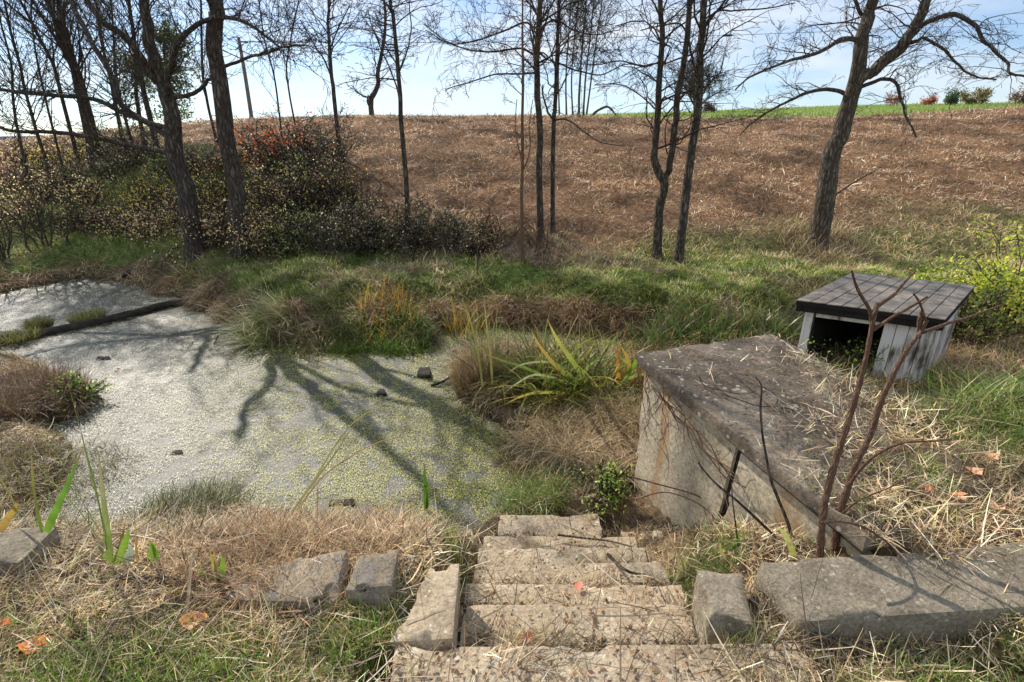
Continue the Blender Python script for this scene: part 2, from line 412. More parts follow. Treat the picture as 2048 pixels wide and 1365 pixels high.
M['wire'] = plain_mat('wire', (.03, .03, .035))
M['pole'] = bark_mat('pole_wood', (.16, .14, .12), (.34, .30, .26), 8)

# ------------------------------------------------------------------ zone masks
def zones(x, y, d):
    """green fraction and hill (bare brown) fraction"""
    a = x/np.maximum(y, 2)
    n = fbm(x, y, .55, 4, 50); n2 = fbm(x, y, 2.2, 3, 51)
    h0 = 10.5+1.2*sst(a, .3, .8)+(n-.5)*2.5
    hill = sst(y, h0-.8, h0+.8)*sst(a+(n-.5)*.12, -.40, -.30)*(1-sst(y, 29.5, 31.5)*sst(a, .05, .15))
    hill = np.maximum(hill, sst(y, 15.5, 18)*(1-sst(a, .0, .1)))
    hill = np.maximum(hill, sst(y, 12, 14)*sst(a, -.46, -.40)*(1-sst(y, 30, 32)))
    field = sst(y, 29.5, 31.5)*sst(a, .05, .15)
    bank = sst(y, 6.2, 7.5)*sst(d+.5*(n-.5), .25, .6)*(1-hill)
    green = bank*(.12+.88*sst(n*.5+n2*.5, .36, .54))*(1-.72*sst(y+(n2-.5)*2, 8.9, 10.2)*sst(a, -.35, -.1))*(1-.4*sst(a, .45, .7)*sst(y, 8.0, 9.5))
    green = np.maximum(green, field)
    lg = sst(y, 9, 12)*(1-sst(a, -.5, -.36)); lgf = 1-sst(y, 14, 18)
    green = np.where(lg > .3, green*.8*lgf, green)
    # foreground patches
    def blob(cx, cy, rx, ry, s): return s*np.exp(-((x-cx)/rx)**2-((y-cy)/ry)**2)
    fg = blob(-1.25, 1.15, .5, .2, 1.0)+blob(-.52, 1.33, .13, .2, 1.15)+blob(1.35, 1.02, .5, .12, .8)+blob(1.9, 1.2, .25, .2, .5)+blob(2.6, 2.3, .3, .25, .8)
    fg = fg+blob(.85, 1.0, .15, .1, .8)+blob(-.25, 1.95, .1, .25, .6)
    fg = fg+blob(3.2, 3.1, .9, .5, .7)+blob(3.0, 5.5, 1.4, 1.0, .5)
    fg = fg+.55*sst(fbm(x, y, 2.7, 3, 55), .52, .68)*(1-sst(y, 1.9, 2.4))
    fg = fg*(.45+1.1*n2)
    green = np.maximum(green, np.clip(fg, 0, 1)*(1-sst(y, 5.5, 6.5)))
    return np.clip(green, 0, 1), np.clip(hill, 0, 1), field, bank

# ------------------------------------------------------------------ the ground sheet
def build_ground():
    n = 760
    t = np.linspace(-1, 1, n)
    xs = 2.6*np.sinh(5.5*t)
    t2 = np.linspace(-.55, 1, n)
    ys = 2.5+3.2*np.sinh(5.35*t2)
    X, Y = np.meshgrid(xs, ys)
    x = X.ravel(); y = Y.ravel()
    d = shore_dist(x, y)
    z = ground(x, y, d)
    g, hl, fi, bk = zones(x, y, d)
    n1 = fbm(x, y, 1.1, 4, 61)[:, None]
    n0_ = fbm(x, y, 7.0, 3, 62)[:, None]
    col = np.array([[.23, .165, .10]])*(.15+.8*n1+.9*sst(n0_, .35, .65))                       # litter floor
    col = col*(1-bk[:, None])+np.array([[.19, .19, .075]])*bk[:, None]
    brown = np.array([[.27, .158, .088]])*(.55+.9*n1)
    col = col*(1-hl[:, None])+brown*hl[:, None]
    gg = np.array([[.15, .22, .05]])
    col = col*(1-g[:, None])+gg*g[:, None]
    fcol = np.array([[.25, .36, .08]])*(.8+.4*n1)
    col = col*(1-fi[:, None])+fcol*fi[:, None]
    wet = (1-sst(d, -.02, .12))[:, None]
    col = col*(1-wet)+np.array([[.03, .024, .016]])*wet
    mb = MB(); idx = np.arange(n*n).reshape(n, n)
    F = np.stack([idx[:-1, :-1], idx[:-1, 1:], idx[1:, 1:], idx[1:, :-1]], -1).reshape(-1, 4)
    mb.quads(np.stack([x, y, z], 1), F, col)
    o = mb.build('ground', M['ground'], smooth=True); tag(o, kind='structure')
    m = MB(); s = 1
    m.quads([(-22, 1.2, 0), (6, 1.2, 0), (6, 14, 0), (-22, 14, 0)], [(0, 1, 2, 3)])
    # keep the sheet only where the pond is: finer cells, dropping dry ones
    n = 160; xs = np.linspace(-16, 3.2, n); ys = np.linspace(1.6, 13.5, n)
    X, Y = np.meshgrid(xs, ys); d = shore_dist(X.ravel(), Y.ravel()).reshape(n, n)
    idx = np.arange(n*n).reshape(n, n); ok = (d[:-1, :-1] < .35)
    F = np.stack([idx[:-1, :-1][ok], idx[:-1, 1:][ok], idx[1:, 1:][ok], idx[1:, :-1][ok]], -1)
    m = MB(); m.quads(np.stack([X.ravel(), Y.ravel(), X.ravel()*0], 1), F)
    o = m.build('pond_water', M['water']); tag(o, kind='structure')
    # distant hazy ridge
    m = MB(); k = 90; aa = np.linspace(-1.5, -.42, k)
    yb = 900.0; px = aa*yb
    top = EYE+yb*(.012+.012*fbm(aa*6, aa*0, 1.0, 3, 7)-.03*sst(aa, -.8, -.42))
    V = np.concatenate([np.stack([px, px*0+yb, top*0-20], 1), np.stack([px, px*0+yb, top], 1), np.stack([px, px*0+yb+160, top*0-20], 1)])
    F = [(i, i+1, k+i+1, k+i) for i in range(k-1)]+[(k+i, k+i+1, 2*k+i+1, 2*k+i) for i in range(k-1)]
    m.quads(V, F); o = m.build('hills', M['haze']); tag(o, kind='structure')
build_ground()

# ------------------------------------------------------------------ scattered stuff
def sample(N, y0, y1, rs, amax=1.25, power=1.0):
    u = rs.rand(N)
    if power == 0: y = y0+(y1-y0)*u
    else: y = y0*(y1/y0)**u
    a = rs.uniform(-amax, amax, N)
    return a*(y*CP+.7), y
OBST = []   # (x, y, r) where litter is kept off
def build_scatter():
    rs = RS(11)
    # 1 straw litter near the camera, on the steps and the mound
    mb = MB(); mg = MB()
    N = 210000
    x, y = sample(N, .75, 5.6, rs, 1.25)
    d = shore_dist(x, y); keep = d > .02
    s, q = sq(x, y)
    onslab = (s > 0) & (s < 1.65) & (q > 0) & (q < 1.18)
    gz = ground(x, y, d)
    bare = onslab & (gz < slab_z(s)-.02)
    keep &= ~(bare & (rs.rand(N) > .04+.55*sst(q+.8*s+.5*(fbm(x, y, 4.0, 3, 72)-.5), .95, 1.6)))
    sh = step_h(x, y); onstep = sh > -1
    sf = step_frac(x, y); dens = np.where(onstep, .06+.60*sst(sf+.9*(fbm(x, y, 5.5, 3, 70)-.5), .42, .75), .85)
    dens = np.where(onstep & (y < 1.30), .03+.3*sst(x, .55, .9)+.15*sst(fbm(x, y, 5, 2, 71), .55, .7), dens)
    keep &= rs.rand(N) < dens
    for ox, oy, orad in OBST: keep &= ((x-ox)/orad)**2+((y-oy)/orad)**2 > 1
    x, y, d, onstep = x[keep], y[keep], d[keep], onstep[keep]; N = len(x)
    z = surf(x, y, d)
    g, hl, fi, bk = zones(x, y, d)
    isg = (rs.rand(N) < g*1.0) & ~onstep
    # straw
    i = ~isg; n = i.sum()
    L = rs.gamma(2.6, .022, n)+.02; W = rs.gamma(3, .00058, n)*(1+.24*y[i])+.0005
    tilt = np.radians(rs.uniform(50, 93, n)); bend = np.radians(rs.normal(8, 32, n))
    lift = rs.rand(n)**3*.018+.002
    clump = fbm(x[i], y[i], 3.0, 3, 77)
    c = pick([(.66, .53, .33), (.52, .385, .215), (.30, .20, .105), (.82, .72, .52), (.10, .065, .04), (.44, .42, .16)], [5, 4.4, 3.6, 2.8, 4.2, 1.4], n, rs)
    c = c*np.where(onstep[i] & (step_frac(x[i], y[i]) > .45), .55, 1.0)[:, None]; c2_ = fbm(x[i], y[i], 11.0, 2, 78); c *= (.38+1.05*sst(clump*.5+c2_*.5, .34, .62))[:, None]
    az0 = rs.normal(.9, 1.0, n)+math.pi*(rs.rand(n) < .5)
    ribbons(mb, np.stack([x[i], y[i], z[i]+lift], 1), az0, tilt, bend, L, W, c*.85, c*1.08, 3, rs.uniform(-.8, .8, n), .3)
    i = isg; n = i.sum()
    L = rs.uniform(.03, .085, n)*(1+.1*y[i]); W = rs.uniform(.002, .0042, n)*(1+.18*y[i])
    c = pick([(.20, .31, .055), (.29, .40, .08), (.13, .22, .04), (.48, .48, .16), (.6, .5, .27)], [5, 4, 3, 2, 1.6], n, rs)
    ribbons(mg, np.stack([x[i], y[i], z[i]-.005], 1), rs.uniform(0, 6.28, n), np.radians(rs.uniform(5, 55, n)), np.radians(rs.uniform(0, 60, n)), L, W, c*.6, c*1.15, 3, rs.uniform(-.5, .5, n))
    # crumbled leaves and soil lying in the inner corner of every tread
    n = 30000; x2 = rs.uniform(-.22, .95, n); y2 = rs.uniform(.9, 2.9, n); f2 = step_frac(x2, y2); on2 = step_h(x2, y2) > -1
    k = on2 & (rs.rand(n) < sst(f2+.5*(fbm(x2, y2, 7, 3, 79)-.5), .5, .95)*np.where(y2 < 1.3, .3*sst(x2, .5, .9), 1)); x2, y2 = x2[k], y2[k]; n = len(x2)
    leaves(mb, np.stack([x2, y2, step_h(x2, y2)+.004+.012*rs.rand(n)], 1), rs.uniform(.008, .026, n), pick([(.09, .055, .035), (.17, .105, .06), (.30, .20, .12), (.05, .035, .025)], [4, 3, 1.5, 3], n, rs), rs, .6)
    # loose twigs
    n = 1500; x2, y2 = sample(n, .9, 4.0, rs, 1.2); d2 = shore_dist(x2, y2); k = (d2 > .05) & ((step_h(x2, y2) < -1) | (rs.rand(n) < .4)); x2, y2, d2 = x2[k], y2[k], d2[k]; n = len(x2)
    c = pick([(.16, .10, .07), (.62, .52, .38), (.35, .24, .16)], [4, 2, 3], n, rs)
    ribbons(mb, np.stack([x2, y2, surf(x2, y2, d2)+.012], 1), rs.uniform(0, 6.28, n), np.radians(rs.uniform(72, 92, n)), np.radians(rs.uniform(-25, 25, n)), rs.uniform(.10, .32, n), rs.uniform(.003, .0065, n), c*.8, c, 5, rs.uniform(-.8, .8, n), .4)
    # small leaf crumbs
    n = 42000; x2, y2 = sample(n, .8, 4.5, rs, 1.2); d2 = shore_dist(x2, y2); s2, q2 = sq(x2, y2)
    st = step_h(x2, y2) > -1
    k = (d2 > .05) & (~((s2 > 0) & (s2 < 1.65) & (q2 > 0) & (q2 < 1.18)) | (rs.rand(n) < .25)) & (~st | (rs.rand(n) < .22))
    for ox, oy, orad in OBST: k &= ((x2-ox)/orad)**2+((y2-oy)/orad)**2 > 1
    x2, y2, d2 = x2[k], y2[k], d2[k]; n = len(x2)
    leaves(mb, np.stack([x2, y2, surf(x2, y2, d2)+.008], 1), rs.uniform(.008, .024, n), pick([(.20, .12, .07), (.36, .24, .14), (.10, .06, .04), (.42, .2, .09)], [4, 3, 4, .5], n, rs), rs, .8)
    o = mb.build('dry_litter', M['straw']); tag(o, 'tan dead straw and crumbled leaves covering the near ground, steps and mound', 'dry litter', kind='stuff')
    o = mg.build('lawn_grass', M['grass']); tag(o, 'short green grass growing in patches through the straw nearby', 'grass', kind='stuff')
    # 2 the far bank
    mb = MB(); mg = MB()
    N = 300000
    x, y = sample(N, 4.6, 16.5, rs, 1.3)
    d = shore_dist(x, y); k = d > .0
    x, y, d = x[k], y[k], d[k]; N = len(x)
    g, hl, fi, bk = zones(x, y, d)
    r = rs.rand(N)
    nn = fbm(x, y, 1.8, 3, 90)
    k = (r > hl*.85)
    x, y, d, g, bk, nn = x[k], y[k], d[k], g[k], bk[k], nn[k]; N = len(x)
    z = ground(x, y, d)
    isg = rs.rand(N) < g*.92
    edge = (d < .55)
    i = isg; n = i.sum()
    L = rs.uniform(.05, .14, n)*(.6+.8*nn[i]); W = rs.uniform(.006, .012, n)*(.5+.07*y[i])
    c = pick([(.26, .35, .05), (.36, .44, .07), (.15, .22, .04), (.52, .52, .16), (.66, .56, .28)], [5, 4, 2.5, 3, 2.4], n, rs, .22)
    hi = fbm(x[i], y[i], 4.0, 3, 97); c = np.where((rs.rand(n) < .5*sst(hi, .5, .62))[:, None], np.array([[.66, .56, .34]])*(.7+.5*rs.rand(n, 1)), c)
    c *= (.35+1.15*sst(nn[i]*.6+hi*.4, .34, .62))[:, None]
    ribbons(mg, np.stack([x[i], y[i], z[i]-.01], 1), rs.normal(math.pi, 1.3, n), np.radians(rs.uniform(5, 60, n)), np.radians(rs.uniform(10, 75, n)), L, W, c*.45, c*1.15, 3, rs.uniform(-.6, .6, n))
    i = ~isg; n = i.sum(); e = edge[i]
    L = np.where(e, rs.uniform(.10, .30, n), rs.uniform(.06, .22, n)); W = rs.uniform(.005, .011, n)*(.5+.07*y[i])
    tilt = np.radians(np.where(e, rs.uniform(20, 85, n), rs.uniform(25, 95, n))); bend = np.radians(np.where(e, rs.uniform(20, 95, n), rs.uniform(-10, 50, n)))
    c = pick([(.62, .46, .28), (.46, .30, .17), (.27, .16, .09), (.74, .61, .40), (.13, .085, .05), (.38, .40, .14)], [4, 5, 3.4, 2.0, 2, 2.4], n, rs, .2)
    c *= (.5+.9*sst(nn[i], .3, .7))[:, None]
    ribbons(mb, np.stack([x[i], y[i], z[i]-.005], 1), np.where(e, rs.normal(math.pi, .9, n), rs.uniform(0, 6.28, n)), tilt, bend, L, W, c*.7, c*1.1, 3, rs.uniform(-.8, .8, n), .3)
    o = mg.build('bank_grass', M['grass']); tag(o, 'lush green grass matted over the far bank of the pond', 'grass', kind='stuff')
    o = mb.build('dead_grass', M['straw']); tag(o, 'brown dead grass hanging over the pond edge and under the trees', 'dead grass', kind='stuff')
    # 3 the cleared hillside
    mb = MB(); N = 420000
    x, y = sample(N, 10.5, 34, rs, 1.25)
    d = shore_dist(x, y); g, hl, fi, bk = zones(x, y, d)
    k = (rs.rand(N) < np.maximum(hl, .0)*(1-fi)) & (rs.rand(N) < .25+.9*sst(fbm(x*.7, y*1.8, 1.1, 4, 98), .38, .56))
    x, y, d = x[k], y[k], d[k]; N = len(x); z = ground(x, y, d)
    nn = fbm(x, y, .9, 4, 95)
    L = rs.gamma(2.2, .030, N)*(.6+.035*y)+.02; W = rs.uniform(.005, .015, N)*(.32+.048*y)
    big = rs.rand(N) < .022; W = np.where(big, W*1.8, W); L = np.where(big, L*2.1, L)
    c = pick([(.20, .108, .055), (.35, .20, .105), (.50, .325, .185), (.74, .57, .37), (.92, .80, .60), (.05, .033, .02)], [4.5, 5.0, 4.0, 2.8, 1.8, 3.6], N, rs)
    c = np.where(big[:, None], c*.4+np.array([[.34, .28, .2]]), c)
    c *= (.30+1.15*sst(nn, .34, .60))[:, None]
    tilt = np.where(rs.rand(N) < .3, np.radians(rs.uniform(10, 60, N)), np.radians(rs.uniform(65, 95, N)))
    ribbons(mb, np.stack([x, y, z+rs.rand(N)**2*.05], 1), rs.uniform(0, 6.28, N), tilt, np.radians(rs.uniform(-15, 30, N)), L*np.where(tilt < 1.05, .6, 1), W, c*.85, c*1.05, 2, rs.uniform(-1.2, 1.2, N), .5)
    o = mb.build('crop_stubble', M['straw']); tag(o, 'brown cut stalks and mulch strewn over the cleared hillside', 'stubble', kind='stuff')
    # 4 green field tips
    mb = MB(); N = 30000; x, y = sample(N, 30, 85, rs, 1.25)
    a = x/y; k = a > .07+.1*rs.rand(N); x, y = x[k], y[k]; N = len(x); z = ground(x, y)
    c = pick([(.19, .27, .055), (.28, .34, .09), (.36, .33, .14)], [4, 3, 1], N, rs)
    ribbons(mb, np.stack([x, y, z-.02], 1), rs.uniform(0, 6.28, N), np.radians(rs.uniform(0, 40, N)), np.radians(rs.uniform(0, 40, N)), rs.uniform(.12, .3, N), rs.uniform(.03, .07, N), c*.8, c*1.1, 2)
    o = mb.build('field_grass', M['grass']); tag(o, 'bright green pasture grass along the top of the hill', 'grass', kind='stuff')
    # 5 duckweed
    mb = MB(); N = 1000000
    x, y = sample(N, 2.2, 11.8, rs, 1.25)
    d = shore_dist(x, y); k = d < .03; x, y, d = x[k], y[k], d[k]
    cl = fbm(x, y, 8.5, 4, 101); c2 = fbm(x, y, 1.1, 3, 102)
    k = rs.rand(len(x)) < np.clip(sst(cl+.75*(c2-.42), .37, .47), .10, .95)
    x, y = x[k], y[k]; N = len(x)
    sz = rs.uniform(.005, .0105, N)*(.36+.165*y)
    c = pick([(.64, .60, .10), (.52, .52, .08), (.68, .62, .20), (.28, .27, .05), (.05, .045, .02)], [5, 5, 2.2, 2.6, 4.6], N, rs, .16)
    glare = sst(-x/(y*CP+.7), .35, .8)[:, None]*.75; lum = c.mean(1, keepdims=True); c = c*(1-glare)+lum*np.array([[1.15, 1.15, 1.05]])*glare  # silvery glare put into the flake colour, stronger towards the left
    nrm = rs.normal(size=(N, 2))*np.where(rs.rand(N, 1) < .6, .08, .24)
    th = rs.uniform(0, 6.28, N); e = rs.uniform(.55, 1, N)
    u = np.stack([np.cos(th), np.sin(th), nrm[:, 0]], 1)*sz[:, None]*.5; v = np.stack([-np.sin(th)*e, np.cos(th)*e, nrm[:, 1]], 1)*sz[:, None]*.5
    P = np.stack([x, y, .004+.007*rs.rand(N)+np.abs(nrm).max(1)*sz*.5], 1)
    V = np.stack([P-u, P-v, P+u, P+v], 1)
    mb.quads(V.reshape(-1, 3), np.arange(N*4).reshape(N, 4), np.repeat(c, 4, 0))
    o = mb.build('duckweed', M['weed']); tag(o, 'yellow green duckweed floating thickly over the pond', 'duckweed', kind='stuff')

# ------------------------------------------------------------------ trees
def catmull(P, k=5):
    P = np.asarray(P, float); n = len(P)
    if n < 3: k2 = k; return np.array([P[0]+(P[-1]-P[0])*t for t in np.linspace(0, 1, k2*2)])
    Q = np.vstack([2*P[0]-P[1], P, 2*P[-1]-P[-2]]); out = []
    for i in range(n-1):
        a, b, c, d = Q[i], Q[i+1], Q[i+2], Q[i+3]
        for j in range(k):
            t = j/k
            out.append(.5*((2*b)+(-a+c)*t+(2*a-5*b+4*c-d)*t*t+(-a+3*b-3*c+d)*t**3))
    out.append(P[-1]); return np.array(out)
def grow(out, p, d, length, r, rng, lvl, droop=.0, curl=.22, n=7, kids=5, rmin=.003, up=0.0):
    pts = [p]; rad = [r]; st = length/n; dd = d
    for i in range(n):
        dd = (dd[0]+rng.gauss(0, curl), dd[1]+rng.gauss(0, curl), dd[2]+rng.gauss(0, curl*.8)+up*(.5)-droop*(i/n))
        m = math.sqrt(dd[0]**2+dd[1]**2+dd[2]**2)+1e-9; dd = (dd[0]/m, dd[1]/m, dd[2]/m)
        p = (p[0]+dd[0]*st, p[1]+dd[1]*st, p[2]+dd[2]*st)
        pts.append(p); rad.append(max(r*(1-.88*(i+1)/n), rmin))
    out.append((pts, rad))
    if lvl <= 0: return
    for k in range(kids):
        i = min(n-1, 1+int((k+rng.random())*(n-1)/kids))
        q = pts[i]; e = (pts[i+1][0]-q[0], pts[i+1][1]-q[1], pts[i+1][2]-q[2])
        m = math.sqrt(e[0]**2+e[1]**2+e[2]**2)+1e-9; e = (e[0]/m, e[1]/m, e[2]/m)
        s = rng.uniform(.55, 1.0)
        v = (rng.gauss(0, 1), rng.gauss(0, 1), rng.gauss(0, 1)); dt = v[0]*e[0]+v[1]*e[1]+v[2]*e[2]
        v = (v[0]-dt*e[0], v[1]-dt*e[1], v[2]-dt*e[2]); m = math.sqrt(v[0]**2+v[1]**2+v[2]**2)+1e-9
        nd_ = (e[0]+s*v[0]/m, e[1]+s*v[1]/m, e[2]+s*v[2]/m)
        m = math.sqrt(nd_[0]**2+nd_[1]**2+nd_[2]**2); nd_ = (nd_[0]/m, nd_[1]/m, nd_[2]/m)
        grow(out, q, nd_, length*rng.uniform(.3, .62)*(1-.35*i/n), max(rad[i]*.6, rmin), rng, lvl-1, droop, curl, max(4, n-1), max(2, kids-1), rmin, up)

def tree(name, label, trunk, w, limbs=(), ext=6.0, seed=1, mat='bark', cat='tree', group=None, Y=None, tw=None, lean=0.0, base=None, twig_mat='twig'):
    """trunk: pixel path in the plane of its foot; w: widths (px) at foot and frame top; limbs: (path, w0, w1, dy)"""
    rng = random.Random(seed); rs = RS(seed)
    if Y is None:
        b = hit(*trunk[0]); Y = b[1]
    pts = [PY(u, v, Y+lean*i) for i, (u, v) in enumerate(trunk)]
    root = pts[0].copy(); root[2] = float(ground(np.array([root[0]]), np.array([root[1]]))[0])
    top_n = len(pts)
    d0 = pts[-1]-pts[-2]; d0 /= np.linalg.norm(d0)
    if ext > 0:
        for k in range(1, 4):
            pts.append(pts[top_n-1]+d0*ext*k/3+rs.normal(size=3)*.05*ext*k/3*np.array((1, 1, .1)))
    first = pts[0].copy(); first[2] = root[2]-.15
    pts = [first]+pts[1:] if len(pts) > 1 else pts
    P = catmull(pts, 6)
    zt = np.linspace(0, 1, len(P))
    dep = depth(pts[0])
    w0 = w[0]/FPX*dep/2; w1 = w[1]/FPX*depth(pts[top_n-1])/2
    ft = (top_n-1)/(len(pts)-1)
    R = np.where(zt <= ft, w0+(w1-w0)*(zt/ft), w1*(1-.85*(zt-ft)/max(1-ft, 1e-3)))
    R[0] *= 1.45; 
    if len(R) > 2: R[1] *= 1.15
    P = P+np.stack([(fbm(zt*9, zt*0, 1, 2, seed)-.5), (fbm(zt*9, zt*0+5, 1, 2, seed)-.5), zt*0], 1)*w0*.9*np.minimum(1, zt*8)[:, None]
    T = thing(name, label, cat, root, group)
    mb = MB(); tubes(mb, [(P, R)], 12 if w[0] > 12 else 8)
    # roughen the trunk
    for a in mb.v:
        a += ((fbm3(a.astype(float), 9.0, seed)-.5)[:, None]*w0*.35*rs.normal(size=(len(a), 3))*.6).astype(np.float32)
    mb.build('trunk', M[mat], T, True, root)
    tw = dict(dict(n=26, length=1.7, lvl=2, droop=.05, kids=4, rmin=.004, start=.3, curl=.2, up=.05, up0=.35), **(tw or {}))
    out = []
    src = []
    for (path, a, b, dy) in limbs:
        i0 = None
        L = []
        for i, (u, v) in enumerate(path): L.append(PY(u, v, Y+lean*2+dy*i/(len(path)-1)))
        # start the limb inside the trunk
        j = np.argmin(np.linalg.norm(P-L[0], axis=1)); L[0] = P[j]*.7+L[0]*.3 if np.linalg.norm(P[j]-L[0]) < .5 else L[0]
        Q = catmull(L, 5); t = np.linspace(0, 1, len(Q))
        ra = a/FPX*depth(Q[0])/2; rb = b/FPX*depth(Q[-1])/2
        Rr = ra+(rb-ra)*t
        Q = Q+np.stack([fbm(t*11, t*0, 1, 2, seed+i0 if i0 else seed+7)-.5, fbm(t*11, t*0+3, 1, 2, seed+3)-.5, fbm(t*11, t*0+8, 1, 2, seed+4)-.5], 1)*ra*1.3*np.minimum(1, t*6)[:, None]
        m2 = MB(); tubes(m2, [(Q, Rr)], 8); m2.build('limb', M[mat], T, True, root)
        ln = np.linalg.norm(np.diff(Q, axis=0), axis=1).sum()
        src.append((Q, Rr, ln, .22, max(3, int(ln*tw.get('ld', 5)))))
    src.append((P, R, None, tw['start'], tw['n']))
    for Q, Rr, ln, st, cnt in src:
        for k in range(cnt):
            f = st+(1-st)*((k+rng.random())/cnt); i = min(len(Q)-2, int(f*(len(Q)-1)))
            e = Q[i+1]-Q[i]; e = e/(np.linalg.norm(e)+1e-9)
            th = rng.uniform(0, 6.283)
            side = np.array((math.cos(th), math.sin(th), tw['up0']+rng.gauss(0, .42)))
            dd = side+e*.35; dd /= np.linalg.norm(dd)
            l = tw['length']*rng.uniform(.45, 1.15)*(1 if ln is None else .62)
            if ln is None and f > ft: l *= 1.3*(1-.6*(f-ft)/(1-ft+1e-3))
            grow(out, tuple(Q[i]), tuple(dd), l, min(max(Rr[i]*.42, tw['rmin']*1.3), .011*l+tw['rmin']), rng, tw['lvl'], tw['droop'], tw['curl'], 7, tw['kids'], tw['rmin'], tw['up'])
    mb = MB()
    if out:
        tubes(mb, [(np.array(p), np.array(r)) for p, r in out], 3)
        mb.build('crown', M[twig_mat], T, True, root)
    return T, out, root
def foliage(T, root, out, n, size, cols, w, seed, jit=.05, name='foliage', zmax=None):
    rs = RS(seed)
    pts = np.concatenate([np.array(p)[2:] for p, r in out])
    if zmax is not None: pts = pts[pts[:, 2] < zmax]
    P = pts[rs.randint(0, len(pts), n)]+rs.normal(size=(n, 3))*jit
    mb = MB(); leaves(mb, P, rs.uniform(size*.6, size*1.3, n), pick(cols, w, n, rs), rs)
    return mb.build(name, M['leaf'], T, False, root)

def shrub(name, label, uv, h, wdt, cols, cw, nleaf, lsize, seed, stems=9, cat='shrub', group=None, mat='twig', Y=None, lvl=2, curl=.2, jit=.06, rmin=.004, droop=.08, off=0):
    rng = random.Random(seed)
    b = hit(*uv) if Y is None else PY(*uv, Y)
    b[2] = float(ground(np.array([b[0]]), np.array([b[1]]))[0])
    T = thing(name, label, cat, b, group); out = []
    for k in range(stems):
        th = rng.uniform(0, 6.283); rr = rng.uniform(0, .32)*wdt
        p = (b[0]+math.cos(th)*rr, b[1]+math.sin(th)*rr, 0)
        p = (p[0], p[1], float(ground(np.array([p[0]]), np.array([p[1]]))[0])-.03)
        sp = wdt/max(h, .1)*.55
        grow(out, p, (math.cos(th)*sp*rng.random(), math.sin(th)*sp*rng.random(), 1), h*rng.uniform(.6, 1.1), .012*max(h, .5), rng, lvl, droop, curl, 7, 5, rmin)
    mb = MB(); tubes(mb, [(np.array(p), np.array(r)) for p, r in out], 3); mb.build('stems', M[mat], T, True, b)
    if nleaf: foliage(T, b, out, nleaf, lsize, cols, cw, seed, jit)
    return T
def tuft(name, label, uv, n, rad, L, W, tilt, bend, cols, cw, seed, cat='grass tuft', group=None, mat='grass', az=None, z=None, dark=.5, segs=5, tip=None, b=None):
    rs = RS(seed)
    if b is None: b = hit(*uv) if z is None else PZ(*uv, z)
    r = rad*np.sqrt(rs.rand(n)); th = rs.uniform(0, 6.283, n)
    x = b[0]+r*np.cos(th); y = b[1]+r*np.sin(th)
    zz = np.maximum(ground(x, y), -.02)
    if z is not None: zz = np.maximum(zz, z-.02)
    c = pick(cols, cw, n, rs)
    c1 = c*1.1 if tip is None else c*(1-.6*(rs.rand(n, 1) < .6))+np.array([tip])*.6*(rs.rand(n, 1) < .6)
    aa = rs.uniform(0, 6.283, n) if az is None else rs.normal(az[0], az[1], n)
    mb = MB()
    ribbons(mb, np.stack([x, y, zz-.01], 1), aa, np.radians(rs.uniform(tilt[0], tilt[1], n)), np.radians(rs.uniform(bend[0], bend[1], n)), rs.uniform(L[0], L[1], n), rs.uniform(W[0], W[1], n), c*dark, c1, segs, rs.uniform(-.4, .4, n))
    o = mb.build(name, M[mat], None, False, b); return tag(o, label, cat, group)

